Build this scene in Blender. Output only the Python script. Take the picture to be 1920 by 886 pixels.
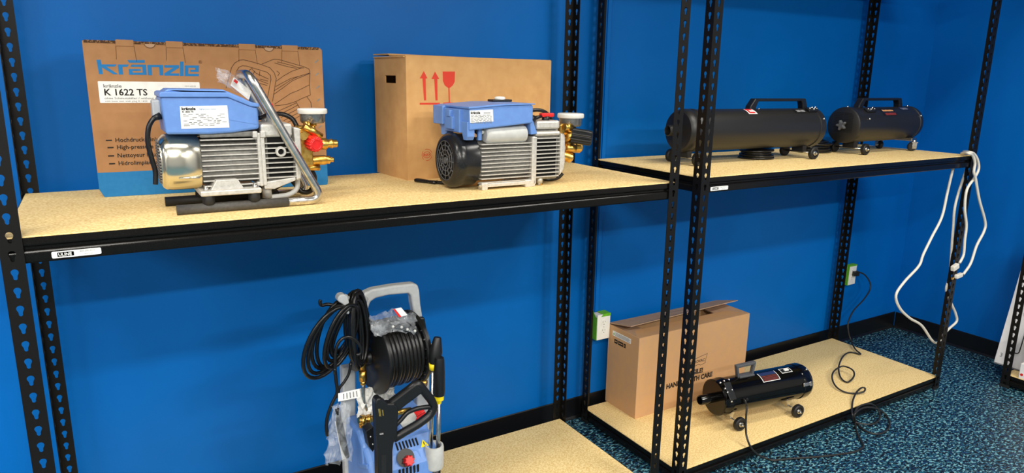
import bpy, math, random
from mathutils import Vector, Matrix

for _o in list(bpy.data.objects):
    bpy.data.objects.remove(_o, do_unlink=True)
scene = bpy.context.scene
C = scene.collection
PI = math.pi
R = math.radians
random.seed(7)

# ------------------------------------------------------------------ camera, world, lights, exposure
CAM_POS = (0.1849, -1.657, 1.5253)
CAM_YAW, CAM_PITCH, CAM_ROLL = 0.5415, -0.2253, 0.0157
cam_data = bpy.data.cameras.new('camera')
cam = bpy.data.objects.new('camera', cam_data)
C.objects.link(cam)
cam_data.sensor_fit = 'HORIZONTAL'
cam_data.sensor_width = 36.0
cam_data.lens = 36.0 * 1300.5 / 1920.0
cam_data.clip_start = 0.05
_f = Vector((math.sin(CAM_YAW) * math.cos(CAM_PITCH), math.cos(CAM_YAW) * math.cos(CAM_PITCH), math.sin(CAM_PITCH)))
_r = Vector((math.cos(CAM_YAW), -math.sin(CAM_YAW), 0))
_u = _r.cross(_f)
_r2 = _r * math.cos(CAM_ROLL) + _u * math.sin(CAM_ROLL)
_u2 = -_r * math.sin(CAM_ROLL) + _u * math.cos(CAM_ROLL)
cam.matrix_world = Matrix(((_r2.x, _u2.x, -_f.x, CAM_POS[0]), (_r2.y, _u2.y, -_f.y, CAM_POS[1]),
                           (_r2.z, _u2.z, -_f.z, CAM_POS[2]), (0, 0, 0, 1)))
scene.camera = cam

world = bpy.data.worlds.new('room_light')
scene.world = world
world.use_nodes = True
world.node_tree.nodes['Background'].inputs['Color'].default_value = (1.0, 0.98, 0.95, 1)
world.node_tree.nodes['Background'].inputs['Strength'].default_value = 0.3


def ceiling_lamp(x, y, power, sx=1.2, sy=0.2, z=2.9):
    ld = bpy.data.lights.new('ceiling_panel_lamp', 'AREA')
    ld.shape = 'RECTANGLE'
    ld.size, ld.size_y = sx, sy
    ld.energy = power
    ld.color = (1.0, 0.95, 0.87)
    lo = bpy.data.objects.new('ceiling_panel_lamp', ld)
    C.objects.link(lo)
    lo.location = (x, y, z)


for _x in (-3.1, -0.3, 2.5):                # three rows of ceiling fittings parallel to the shelves
    ceiling_lamp(_x, -2.35, 62)
    ceiling_lamp(_x, -4.10, 135)
    ceiling_lamp(_x, -0.60, 27)

scene.view_settings.view_transform = 'Standard'
scene.view_settings.look = 'None'
scene.view_settings.gamma = 1.0
scene.view_settings.use_curve_mapping = False
scene.view_settings.exposure = 0.0

# ------------------------------------------------------------------ materials
def srgb(r, g, b):
    def f(c):
        c /= 255.0
        return c / 12.92 if c <= 0.04045 else ((c + 0.055) / 1.055) ** 2.4
    return (f(r), f(g), f(b), 1)


def mat(name, col, rough=0.5, metal=0.0, noise=None, bump=None, coat=0.0, spec=0.5, trans=0.0, ior=1.45, aniso=None):
    """noise=(scale, second colour, low, high, stretch); bump=(scale, strength)"""
    m = bpy.data.materials.new(name)
    m.use_nodes = True
    nt = m.node_tree
    b = nt.nodes['Principled BSDF']
    b.inputs['Base Color'].default_value = col
    b.inputs['Roughness'].default_value = rough
    b.inputs['Metallic'].default_value = metal
    b.inputs['Specular IOR Level'].default_value = spec
    b.inputs['Coat Weight'].default_value = coat
    b.inputs['Transmission Weight'].default_value = trans
    b.inputs['IOR'].default_value = ior
    tc = nt.nodes.new('ShaderNodeTexCoord')
    if noise:
        sc, c2, lo, hi = noise[:4]
        mp = nt.nodes.new('ShaderNodeMapping')
        mp.inputs['Scale'].default_value = noise[4] if len(noise) > 4 else (1, 1, 1)
        nt.links.new(tc.outputs['Object'], mp.inputs['Vector'])
        n = nt.nodes.new('ShaderNodeTexNoise')
        n.inputs['Scale'].default_value = sc
        n.inputs['Detail'].default_value = 4
        nt.links.new(mp.outputs['Vector'], n.inputs['Vector'])
        cr = nt.nodes.new('ShaderNodeValToRGB')
        cr.color_ramp.elements[0].position = lo
        cr.color_ramp.elements[1].position = hi
        cr.color_ramp.elements[0].color = col
        cr.color_ramp.elements[1].color = c2
        nt.links.new(n.outputs['Fac'], cr.inputs['Fac'])
        nt.links.new(cr.outputs['Color'], b.inputs['Base Color'])
    if bump:
        n2 = nt.nodes.new('ShaderNodeTexNoise')
        n2.inputs['Scale'].default_value = bump[0]
        n2.inputs['Detail'].default_value = 3
        nt.links.new(tc.outputs['Object'], n2.inputs['Vector'])
        bp = nt.nodes.new('ShaderNodeBump')
        bp.inputs['Strength'].default_value = bump[1]
        bp.inputs['Distance'].default_value = 0.002
        nt.links.new(n2.outputs['Fac'], bp.inputs['Height'])
        nt.links.new(bp.outputs['Normal'], b.inputs['Normal'])
    return m


M = {}
M['wall'] = mat('blue_wall_paint', srgb(0, 98, 180), 0.42, noise=(2.2, srgb(0, 103, 188), 0.35, 0.7), bump=(140, 0.10), spec=0.22)
M['room'] = mat('pale_room_paint', srgb(152, 152, 153), 0.8, noise=(2, srgb(158, 158, 159), 0.4, 0.7))
M['base'] = mat('black_vinyl_base', srgb(14, 15, 18), 0.35, bump=(60, 0.05))
M['steel'] = mat('black_powder_coat', srgb(15, 14, 13), 0.4, noise=(900, srgb(24, 22, 20), 0.45, 0.7), bump=(700, 0.15), spec=0.28)
M['beam'] = mat('black_beam_enamel', srgb(14, 13, 12), 0.2, noise=(400, srgb(20, 19, 18), 0.45, 0.7), spec=0.24)
M['board'] = mat('particle_board', srgb(226, 189, 118), 0.75, noise=(170, srgb(251, 225, 162), 0.36, 0.62), bump=(200, 0.15))
M['kraft'] = mat('kraft_cardboard', srgb(162, 117, 77), 0.85, noise=(28, srgb(174, 128, 86), 0.3, 0.75), bump=(90, 0.12))
M['kraft2'] = mat('light_kraft_cardboard', srgb(200, 152, 96), 0.85, noise=(24, srgb(212, 166, 108), 0.3, 0.75), bump=(90, 0.12))
M['kraft3'] = mat('dull_kraft_cardboard', srgb(208, 162, 112), 0.85, noise=(24, srgb(200, 158, 117), 0.3, 0.75), bump=(90, 0.1))
M['kraftin'] = mat('cardboard_inside', srgb(172, 140, 112), 0.9, noise=(24, srgb(184, 152, 124), 0.3, 0.75))
M['kraftedge'] = mat('corrugated_edge', srgb(72, 48, 30), 0.9, noise=(260, srgb(150, 110, 70), 0.5, 0.62))
M['pblue'] = mat('light_blue_plastic', srgb(100, 140, 206), 0.38, noise=(60, srgb(105, 146, 212), 0.4, 0.7), bump=(600, 0.05))
M['inkblue'] = mat('blue_print', srgb(26, 114, 176), 0.8, noise=(80, srgb(33, 121, 182), 0.3, 0.7))
M['ink'] = mat('dark_brown_print', srgb(78, 50, 30), 0.85, noise=(200, srgb(88, 58, 36), 0.4, 0.6))
M['inkblack'] = mat('black_print', srgb(28, 24, 22), 0.8, noise=(200, srgb(36, 32, 30), 0.4, 0.6))
M['inkred'] = mat('red_print', srgb(214, 58, 40), 0.8, noise=(120, srgb(206, 66, 46), 0.4, 0.6))
M['inkgrey'] = mat('grey_print', srgb(110, 110, 112), 0.8, noise=(400, srgb(150, 150, 150), 0.4, 0.6))
M['label'] = mat('white_label_paper', srgb(232, 232, 228), 0.5, noise=(50, srgb(240, 240, 236), 0.4, 0.6))
M['chrome'] = mat('polished_steel_tube', srgb(214, 212, 208), 0.26, 1.0, noise=(60, srgb(190, 188, 184), 0.4, 0.6))
M['alu'] = mat('cast_aluminium', srgb(214, 211, 204), 0.45, 0.45, noise=(120, srgb(194, 191, 184), 0.35, 0.7), bump=(300, 0.25))
M['alu_dark'] = mat('dull_cast_metal', srgb(140, 138, 132), 0.6, 0.3, noise=(90, srgb(118, 116, 111), 0.35, 0.7), bump=(250, 0.25))
M['zinc'] = mat('zinc_plated_sheet', srgb(214, 212, 202), 0.2, 1.0, noise=(14, srgb(222, 214, 188), 0.3, 0.7))
M['brass'] = mat('brass', srgb(232, 188, 100), 0.3, 1.0, noise=(90, srgb(200, 150, 66), 0.4, 0.65), bump=(160, 0.1))
M['black'] = mat('black_plastic', srgb(17, 18, 20), 0.38, noise=(300, srgb(24, 25, 27), 0.4, 0.7))
M['rubber'] = mat('black_rubber', srgb(20, 20, 21), 0.55, noise=(200, srgb(28, 28, 29), 0.4, 0.7))
M['sleeve'] = mat('dark_grey_sleeve', srgb(64, 62, 60), 0.55, noise=(160, srgb(76, 74, 71), 0.4, 0.7))
M['cord'] = mat('black_cable', srgb(15, 15, 16), 0.3, noise=(200, srgb(22, 22, 23), 0.4, 0.7))
M['greycord'] = mat('grey_black_cable', srgb(34, 33, 32), 0.4, noise=(200, srgb(44, 43, 41), 0.4, 0.7))
M['fan'] = mat('satin_black_fan_cover', srgb(24, 25, 27), 0.26, noise=(200, srgb(30, 31, 33), 0.4, 0.7))
M['hole'] = mat('dark_interior', srgb(6, 6, 7), 0.9, noise=(60, srgb(9, 9, 10), 0.4, 0.7))
M['red'] = mat('red_plastic', srgb(214, 34, 34), 0.35, noise=(150, srgb(222, 44, 40), 0.4, 0.7))
M['grey'] = mat('grey_plastic', srgb(178, 181, 183), 0.42, noise=(90, srgb(186, 189, 191), 0.4, 0.7))
M['silver'] = mat('silver_grey_plastic', srgb(186, 187, 184), 0.36, noise=(60, srgb(196, 197, 193), 0.4, 0.7))
M['white'] = mat('white_plastic', srgb(232, 231, 224), 0.35, noise=(70, srgb(238, 237, 231), 0.4, 0.7))
M['gauge'] = mat('clear_gauge_body', srgb(132, 134, 134), 0.12, 0.6, noise=(40, srgb(104, 106, 106), 0.4, 0.7))
M['yellow'] = mat('yellow_plastic', srgb(236, 214, 20), 0.4, noise=(80, srgb(244, 222, 34), 0.4, 0.7))
M['green'] = mat('green_masking_tape', srgb(96, 172, 26), 0.6, noise=(60, srgb(112, 188, 36), 0.4, 0.7))
M['satin'] = mat('satin_black_enamel', srgb(23, 22, 22), 0.42, 0.0, noise=(500, srgb(30, 30, 30), 0.4, 0.7), bump=(500, 0.10), spec=0.6)
M['gloss'] = mat('gloss_black_enamel', srgb(7, 6, 6), 0.1, noise=(20, srgb(9, 8, 8), 0.4, 0.7), spec=0.45)
M['darkgrey'] = mat('charcoal_plastic', srgb(78, 80, 83), 0.45, noise=(200, srgb(90, 92, 95), 0.4, 0.7))
M['darkred'] = mat('maroon_print', srgb(120, 40, 34), 0.5, noise=(150, srgb(100, 32, 28), 0.4, 0.7))
M['navy'] = mat('navy_print', srgb(30, 44, 84), 0.5, noise=(150, srgb(38, 54, 98), 0.4, 0.7))
M['wcord'] = mat('white_cable', srgb(226, 220, 206), 0.42, noise=(120, srgb(234, 229, 217), 0.4, 0.7))
M['dirtytan'] = mat('dusty_white_carton', srgb(226, 224, 222), 0.6, noise=(14, srgb(234, 232, 230), 0.4, 0.7))
M['speckle'] = mat('speckled_carton', srgb(222, 206, 194), 0.6, noise=(120, srgb(170, 150, 140), 0.5, 0.75))
M['orange'] = mat('orange_tag', srgb(236, 170, 110), 0.5, noise=(120, srgb(240, 180, 120), 0.5, 0.75))


def clear_plastic(name, tint, alpha, rough=0.12):
    m = bpy.data.materials.new(name)
    m.use_nodes = True
    nt = m.node_tree
    b = nt.nodes['Principled BSDF']
    b.inputs['Base Color'].default_value = tint
    b.inputs['Roughness'].default_value = rough
    b.inputs['Specular IOR Level'].default_value = 0.9
    tc = nt.nodes.new('ShaderNodeTexCoord')
    n = nt.nodes.new('ShaderNodeTexNoise')
    n.inputs['Scale'].default_value = 38
    n.inputs['Detail'].default_value = 3
    nt.links.new(tc.outputs['Object'], n.inputs['Vector'])
    cr = nt.nodes.new('ShaderNodeMapRange')
    cr.inputs['From Min'].default_value = 0.35
    cr.inputs['From Max'].default_value = 0.7
    cr.inputs['To Min'].default_value = alpha * 0.45
    cr.inputs['To Max'].default_value = alpha * 1.5
    nt.links.new(n.outputs['Fac'], cr.inputs['Value'])
    nt.links.new(cr.outputs['Result'], b.inputs['Alpha'])
    bp = nt.nodes.new('ShaderNodeBump')
    bp.inputs['Strength'].default_value = 0.8
    bp.inputs['Distance'].default_value = 0.006
    nt.links.new(n.outputs['Fac'], bp.inputs['Height'])
    nt.links.new(bp.outputs['Normal'], b.inputs['Normal'])
    return m


M['bag'] = clear_plastic('clear_plastic_film', srgb(214, 220, 228), 0.2)


def floor_material():
    m = bpy.data.materials.new('speckled_rubber_floor')
    m.use_nodes = True
    nt = m.node_tree
    b = nt.nodes['Principled BSDF']
    b.inputs['Roughness'].default_value = 0.42
    tc = nt.nodes.new('ShaderNodeTexCoord')
    mp = nt.nodes.new('ShaderNodeMapping')
    mp.inputs['Scale'].default_value = (0.75, 1.3, 1)
    mp.inputs['Rotation'].default_value = (0, 0, 0.5)
    nt.links.new(tc.outputs['Object'], mp.inputs['Vector'])
    base = srgb(8, 12, 18)
    prev = None
    for sc, lo, hi, c, off in ((85, 0.52, 0.56, srgb(34, 88, 108), 0.0), (70, 0.55, 0.59, srgb(16, 52, 86), 3.7), (80, 0.565, 0.60, srgb(112, 166, 176), 9.1)):
        mo = nt.nodes.new('ShaderNodeMapping')
        mo.inputs['Location'].default_value = (off, off * 1.3, 0)
        nt.links.new(mp.outputs['Vector'], mo.inputs['Vector'])
        n = nt.nodes.new('ShaderNodeTexNoise')
        n.inputs['Scale'].default_value = sc
        n.inputs['Detail'].default_value = 2
        n.inputs['Distortion'].default_value = 0.6
        nt.links.new(mo.outputs['Vector'], n.inputs['Vector'])
        mr = nt.nodes.new('ShaderNodeMapRange')
        mr.inputs['From Min'].default_value = lo
        mr.inputs['From Max'].default_value = hi
        nt.links.new(n.outputs['Fac'], mr.inputs['Value'])
        mx = nt.nodes.new('ShaderNodeMix')
        mx.data_type = 'RGBA'
        nt.links.new(mr.outputs['Result'], mx.inputs[0])
        if prev is None:
            mx.inputs[6].default_value = base
        else:
            nt.links.new(prev, mx.inputs[6])
        mx.inputs[7].default_value = c
        prev = mx.outputs[2]
    nt.links.new(prev, b.inputs['Base Color'])
    bn = nt.nodes.new('ShaderNodeTexNoise')
    bn.inputs['Scale'].default_value = 260
    nt.links.new(tc.outputs['Object'], bn.inputs['Vector'])
    bp = nt.nodes.new('ShaderNodeBump')
    bp.inputs['Strength'].default_value = 0.25
    bp.inputs['Distance'].default_value = 0.001
    nt.links.new(bn.outputs['Fac'], bp.inputs['Height'])
    nt.links.new(bp.outputs['Normal'], b.inputs['Normal'])
    return m


M['floor'] = floor_material()

# ------------------------------------------------------------------ mesh helpers
def basis(axis):
    a = Vector(axis).normalized()
    t = Vector((0, 0, 1)) if abs(a.z) < 0.9 else Vector((1, 0, 0))
    u = a.cross(t).normalized()
    return a, u, a.cross(u).normalized()


def catmull(pts, sub=6, closed=False):
    P = [Vector(p) for p in pts]
    n = len(P)
    out = []
    rng = range(n) if closed else range(n - 1)
    for i in rng:
        if closed:
            p0, p1, p2, p3 = P[(i - 1) % n], P[i], P[(i + 1) % n], P[(i + 2) % n]
        else:
            p1, p2 = P[i], P[i + 1]
            p0 = P[i - 1] if i else p1 * 2 - p2
            p3 = P[i + 2] if i + 2 < n else p2 * 2 - p1
        for k in range(sub):
            t = k / sub
            out.append(0.5 * ((2 * p1) + (p2 - p0) * t + (2 * p0 - 5 * p1 + 4 * p2 - p3) * t * t + (3 * p1 - p0 - 3 * p2 + p3) * t ** 3))
    if not closed:
        out.append(P[-1])
    return out


def fillet(pts, r, seg=5):
    """polyline with rounded corners"""
    P = [Vector(p) for p in pts]
    out = [P[0]]
    for i in range(1, len(P) - 1):
        a, b, c = P[i - 1], P[i], P[i + 1]
        d1, d2 = (a - b), (c - b)
        k = min(r, d1.length * 0.48, d2.length * 0.48)
        p, q = b + d1.normalized() * k, b + d2.normalized() * k
        for s in range(seg + 1):
            t = s / seg
            out.append(p * (1 - t) ** 2 + b * 2 * t * (1 - t) + q * t * t)
    out.append(P[-1])
    return out


class MB:
    def __init__(self):
        self.v, self.f, self.s = [], [], []

    def add(self, vs, fs, smooth=False):
        o = len(self.v)
        self.v += [tuple(x) for x in vs]
        self.f += [tuple(i + o for i in f) for f in fs]
        self.s += ([smooth] * len(fs)) if isinstance(smooth, bool) else list(smooth)
        return self

    def box(self, x0, x1, y0, y1, z0, z1):
        vs = [(x, y, z) for x in (x0, x1) for y in (y0, y1) for z in (z0, z1)]
        return self.add(vs, [(0, 1, 3, 2), (4, 6, 7, 5), (0, 4, 5, 1), (2, 3, 7, 6), (0, 2, 6, 4), (1, 5, 7, 3)])

    def obox(self, c, U, V, W, su, sv, sw):
        c, U, V, W = Vector(c), Vector(U).normalized(), Vector(V).normalized(), Vector(W).normalized()
        vs = [c + U * a * su / 2 + V * b * sv / 2 + W * d * sw / 2 for a in (-1, 1) for b in (-1, 1) for d in (-1, 1)]
        return self.add(vs, [(0, 1, 3, 2), (4, 6, 7, 5), (0, 4, 5, 1), (2, 3, 7, 6), (0, 2, 6, 4), (1, 5, 7, 3)])

    def cyl(self, p0, p1, r0, r1=None, n=20, cap=True):
        r1 = r0 if r1 is None else r1
        p0, p1 = Vector(p0), Vector(p1)
        a, u, w = basis(p1 - p0)
        vs, fs, sm = [], [], []
        for p, r in ((p0, r0), (p1, r1)):
            for k in range(n):
                t = 2 * PI * k / n
                vs.append(p + u * r * math.cos(t) + w * r * math.sin(t))
        for k in range(n):
            fs.append((k, (k + 1) % n, n + (k + 1) % n, n + k))
            sm.append(True)
        if cap:
            fs += [tuple(range(n))[::-1], tuple(range(n, 2 * n))]
            sm += [False, False]
        return self.add(vs, fs, sm)

    def lathe(self, prof, p0, axis, n=28, smooth=True):
        """prof: (radius, distance along axis); radius 0 closes"""
        segs, cur = [], [prof[0]]
        for i in range(1, len(prof)):                 # split the outline at sharp corners so that shading breaks there
            cur.append(prof[i])
            if i + 1 < len(prof):
                d1 = Vector((prof[i][0] - prof[i - 1][0], prof[i][1] - prof[i - 1][1]))
                d2 = Vector((prof[i + 1][0] - prof[i][0], prof[i + 1][1] - prof[i][1]))
                if d1.length > 1e-9 and d2.length > 1e-9 and d1.angle(d2) > R(38):
                    segs.append(cur)
                    cur = [prof[i]]
        segs.append(cur)
        for sg in segs:
            self._lathe(sg, p0, axis, n, smooth)
        return self

    def _lathe(self, prof, p0, axis, n, smooth):
        p0 = Vector(p0)
        a, u, w = basis(axis)
        vs, fs, rings = [], [], []
        for r, t in prof:
            if r < 1e-6:
                rings.append([len(vs)])
                vs.append(p0 + a * t)
            else:
                rings.append(list(range(len(vs), len(vs) + n)))
                for k in range(n):
                    q = 2 * PI * k / n
                    vs.append(p0 + a * t + u * r * math.cos(q) + w * r * math.sin(q))
        for A, B in zip(rings, rings[1:]):
            for k in range(n):
                k2 = (k + 1) % n
                if len(A) == 1 and len(B) == 1:
                    continue
                if len(A) == 1:
                    fs.append((A[0], B[k2], B[k]))
                elif len(B) == 1:
                    fs.append((A[k], A[k2], B[0]))
                else:
                    fs.append((A[k], A[k2], B[k2], B[k]))
        return self.add(vs, fs, smooth)

    def tube(self, pts, r, n=8, closed=False, flat=1.0):
        P = [Vector(p) for p in pts]
        m = len(P)
        vs, fs, sm = [], [], []
        pu = None
        for i, p in enumerate(P):
            if closed:
                t = (P[(i + 1) % m] - P[(i - 1) % m])
            else:
                t = P[min(i + 1, m - 1)] - P[max(i - 1, 0)]
            t = t.normalized() if t.length > 1e-9 else Vector((0, 0, 1))
            if pu is None:
                _, u, w = basis(t)
            else:
                u = pu - t * pu.dot(t)
                u = u.normalized() if u.length > 1e-6 else basis(t)[1]
                w = t.cross(u).normalized()
            pu = u
            rr = r[i] if isinstance(r, (list, tuple)) else r
            for k in range(n):
                q = 2 * PI * k / n
                vs.append(p + u * rr * math.cos(q) + w * rr * flat * math.sin(q))
        for i in range(m if closed else m - 1):
            j = (i + 1) % m
            for k in range(n):
                fs.append((i * n + k, i * n + (k + 1) % n, j * n + (k + 1) % n, j * n + k))
                sm.append(True)
        if not closed:
            fs += [tuple(range(n))[::-1], tuple(range((m - 1) * n, m * n))]
            sm += [False, False]
        return self.add(vs, fs, sm)

    def prism(self, poly, O, U, V, depth, smooth_sides=False):
        """polygon in the plane O,U,V pushed by depth along U x V"""
        O, U, V = Vector(O), Vector(U), Vector(V)
        N = U.cross(V).normalized() * depth
        n = len(poly)
        vs = [O + U * a + V * b for a, b in poly] + [O + U * a + V * b + N for a, b in poly]
        fs = [tuple(range(n))[::-1], tuple(range(n, 2 * n))] + [(k, (k + 1) % n, n + (k + 1) % n, n + k) for k in range(n)]
        return self.add(vs, fs, [False, False] + [smooth_sides] * n)

    def torus(self, c, axis, Rr, r, n=28, k=8):
        a, u, w = basis(axis)
        c = Vector(c)
        return self.tube([c + u * Rr * math.cos(2 * PI * i / n) + w * Rr * math.sin(2 * PI * i / n) for i in range(n)], r, k, True)

    def ball(self, c, r, s=(1, 1, 1), n=16, m=10):
        c = Vector(c)
        vs, fs = [c + Vector((0, 0, r * s[2]))], []
        for i in range(1, m):
            t = PI * i / m
            for k in range(n):
                q = 2 * PI * k / n
                vs.append(c + Vector((r * s[0] * math.sin(t) * math.cos(q), r * s[1] * math.sin(t) * math.sin(q), r * s[2] * math.cos(t))))
        vs.append(c - Vector((0, 0, r * s[2])))
        for k in range(n):
            fs.append((0, 1 + k, 1 + (k + 1) % n))
            fs.append((len(vs) - 1, 1 + (m - 2) * n + (k + 1) % n, 1 + (m - 2) * n + k))
        for i in range(m - 2):
            for k in range(n):
                fs.append((1 + i * n + k, 1 + (i + 1) * n + k, 1 + (i + 1) * n + (k + 1) % n, 1 + i * n + (k + 1) % n))
        return self.add(vs, fs, True)

    def mesh(self, name, off=(0, 0, 0)):
        me = bpy.data.meshes.new(name)
        me.from_pydata([(x - off[0], y - off[1], z - off[2]) for x, y, z in self.v], [], self.f)
        me.polygons.foreach_set('use_smooth', self.s)
        me.update()
        return me


ORIGIN = {}


def origin_of(o):
    return ORIGIN.get(o.name, (0, 0, 0)) if o else (0, 0, 0)


def put(name, mb, m, parent=None, bevel=0, seg=2, loc=None, label=None, local=False):
    """one mesh object; geometry given in the world frame unless the parent is rotated (local) """
    off = (0, 0, 0) if local else (loc if loc else origin_of(parent))
    me = mb.mesh(name, off)
    o = bpy.data.objects.new(name, me)
    C.objects.link(o)
    me.materials.append(M[m])
    if parent:
        o.parent = parent
        if loc and not local:
            po = origin_of(parent)
            o.location = (loc[0] - po[0], loc[1] - po[1], loc[2] - po[2])
        ORIGIN[o.name] = ORIGIN.get(parent.name, (0, 0, 0)) if not loc else loc
    elif loc:
        o.location = loc
        ORIGIN[o.name] = loc
    if bevel:
        bv = o.modifiers.new('bevel', 'BEVEL')
        bv.width = bevel
        bv.segments = seg
        bv.limit_method = 'ANGLE'
        bv.angle_limit = R(40)
    if label:
        o['label'] = label
    return o


def thing(name, label, cat, loc=(0, 0, 0), rz=0, group=None):
    o = bpy.data.objects.new(name, None)
    C.objects.link(o)
    o.empty_display_size = 0.05
    o.location = loc
    o.rotation_euler = (0, 0, rz)
    o['label'] = label
    o['category'] = cat
    if group:
        o['group'] = group
    ORIGIN[o.name] = tuple(loc) if rz == 0 else (0, 0, 0)
    return o


def tag(o, label, cat, group=None):
    o['label'] = label
    o['category'] = cat
    if group:
        o['group'] = group
    return o


def struct(name, mb, m):
    o = put(name, mb, m)
    o['kind'] = 'structure'
    return o


def share(name, src, parent, loc=(0, 0, 0), rot=(0, 0, 0)):
    o = src.copy()
    o.name = name
    C.objects.link(o)
    o.parent = parent
    o.location = loc
    o.rotation_euler = rot
    return o


def text(name, s, size, m, parent, pos, xdir=(1, 0, 0), updir=(0, 0, 1), bold=0.0, sx=1.0, align='LEFT', spacing=1.0, thick=0.0002):
    """raised ink lettering lying on a surface; pos in the parent's frame"""
    cu = bpy.data.curves.new('lettering', 'FONT')
    cu.body = s
    cu.size = size
    cu.align_x = align
    cu.offset = bold
    cu.space_character = spacing
    cu.resolution_u = 2
    tmp = bpy.data.objects.new('lettering', cu)
    me = bpy.data.meshes.new_from_object(tmp)
    bpy.data.objects.remove(tmp, do_unlink=True)
    U, V = Vector(xdir).normalized(), Vector(updir).normalized()
    N = U.cross(V)
    P = Vector(pos)
    for vt in me.vertices:
        x, y = vt.co.x * sx, vt.co.y
        vt.co = P + U * x + V * y + N * thick
    me.materials.clear()
    me.materials.append(M[m])
    o = bpy.data.objects.new(name, me)
    C.objects.link(o)
    o.parent = parent
    return o


def rect(mb, O, U, V, x0, x1, y0, y1, t=0.0003):
    return mb.prism([(x0, y0), (x1, y0), (x1, y1), (x0, y1)], O, U, V, t)


def strokes(mb, lines, O, U, V, w, t=0.0002):
    """thin flat ink lines"""
    O, U, V = Vector(O), Vector(U), Vector(V)
    N = U.cross(V).normalized() * t
    for ln in lines:
        for (a, b), (c, d) in zip(ln, ln[1:]):
            dx, dy = c - a, d - b
            L = math.hypot(dx, dy) or 1e-6
            px, py = -dy / L * w / 2, dx / L * w / 2
            ex, ey = dx / L * w * 0.3, dy / L * w * 0.3
            q = [(a - ex + px, b - ey + py), (a - ex - px, b - ey - py), (c + ex - px, d + ey - py), (c + ex + px, d + ey + py)]
            mb.add([O + U * x + V * y + N for x, y in q], [(0, 1, 2, 3)])
    return mb


def arc(cx, cy, r, a0, a1, n=12, ry=None):
    ry = r if ry is None else ry
    return [(cx + r * math.cos(R(a0 + (a1 - a0) * i / n)), cy + ry * math.sin(R(a0 + (a1 - a0) * i / n))) for i in range(n + 1)]


def roundrect(x0, x1, y0, y1, r, n=4):
    return arc(x1 - r, y1 - r, r, 0, 90, n) + arc(x0 + r, y1 - r, r, 90, 180, n) + arc(x0 + r, y0 + r, r, 180, 270, n) + arc(x1 - r, y0 + r, r, 270, 360, n)


X, Y, Z = Vector((1, 0, 0)), Vector((0, 1, 0)), Vector((0, 0, 1))

# ------------------------------------------------------------------ room
WALL_Y, WALL_X = 0.7066, 4.48
struct('floor', MB().box(-4, WALL_X + 0.1, -6.5, WALL_Y + 0.1, -0.05, 0), 'floor')
struct('wall_back', MB().box(-4, WALL_X + 0.1, WALL_Y, WALL_Y + 0.1, 0, 3.0), 'wall')
struct('wall_left', MB().box(-4.1, -4, -6.5, WALL_Y + 0.1, 0, 3.0), 'room')
struct('wall_front', MB().box(-4.1, WALL_X + 0.1, -6.6, -6.5, 0, 3.0), 'room')
struct('ceiling', MB().box(-4.1, WALL_X + 0.1, -6.6, WALL_Y + 0.1, 3.0, 3.1), 'room')
struct('wall_right', MB().box(WALL_X, WALL_X + 0.1, -1.7, WALL_Y, 0, 3.0), 'wall')
struct('wall_side', MB().box(WALL_X, WALL_X + 0.1, -6.5, -1.7, 0, 3.0), 'room')  # unseen stretch added in grey, keeping blue out of the dryers' reflections
_pb = [(0, 0), (0.012, 0), (0.010, 0.004), (0.005, 0.012), (0.004, 0.098), (0.002, 0.1016), (0, 0.1016)]
struct('baseboard_back', MB().prism([(WALL_Y - a, b) for a, b in _pb], (-4, 0, 0), Y, Z, WALL_X + 4), 'base')
struct('baseboard_right', MB().prism([(WALL_X - a, b) for a, b in _pb], (0, WALL_Y - 0.012, 0), X, Z, 7), 'base')

# ------------------------------------------------------------------ boltless shelving
PITCH, LEG, CELLS = 0.0381, 0.040, 56
POST_H = PITCH * CELLS


def keyhole():
    pts = []
    for i in range(9):                                    # wide round head, right to left over the top
        a = R(-25 + 230 * i / 8)
        pts.append((0.0068 * math.cos(a), 0.0042 + 0.0068 * math.sin(a)))
    pts += [(-0.0038, -0.0035)]
    for i in range(5):
        a = R(180 + 180 * i / 4)
        pts.append((0.0034 * math.cos(a), -0.0088 + 0.0034 * math.sin(a)))
    pts += [(0.0038, -0.0035)]
    return pts                                            # 16 points, counter-clockwise from the right


def post_mesh():
    mb = MB()
    kh = keyhole()
    t = 0.002
    hw, hp = LEG / 2, PITCH / 2
    rim = []
    for x, z in kh:
        a = math.atan2(z * hw, x * hp)
        c, s = math.cos(a), math.sin(a)
        k = 1 / max(abs(c), abs(s))
        rim.append([c * k * hw, s * k * hp])
    for cx, cz in ((hw, hp), (-hw, hp), (-hw, -hp), (hw, -hp)):   # snap the nearest rim points to the corners
        j = min(range(16), key=lambda q: (rim[q][0] - cx) ** 2 + (rim[q][1] - cz) ** 2)
        rim[j] = [cx, cz]
    n = 16
    for leg in range(2):
        def P(u, z, d):
            return (hw + u, d, z) if leg == 0 else (d, hw + u, z)
        for c in range(CELLS):
            zc = PITCH * (c + 0.5)
            vs = [P(x, zc + z, 0) for x, z in rim] + [P(x, zc + z, 0) for x, z in kh] + [P(x, zc + z, t) for x, z in rim] + [P(x, zc + z, t) for x, z in kh]
            fs = []
            for k in range(n):
                j = (k + 1) % n
                fs += [(k, j, n + j, n + k), (2 * n + k, 3 * n + k, 3 * n + j, 2 * n + j), (n + k, n + j, 3 * n + j, 3 * n + k)]
            mb.add(vs, fs)
        mb.add([P(hw, 0, 0), P(hw, 0, t), P(hw, POST_H, t), P(hw, POST_H, 0)], [(0, 1, 2, 3)])
        mb.add([P(-hw, POST_H, 0), P(hw, POST_H, 0), P(hw, POST_H, t), P(-hw, POST_H, t)], [(0, 1, 2, 3)])
    return mb


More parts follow.
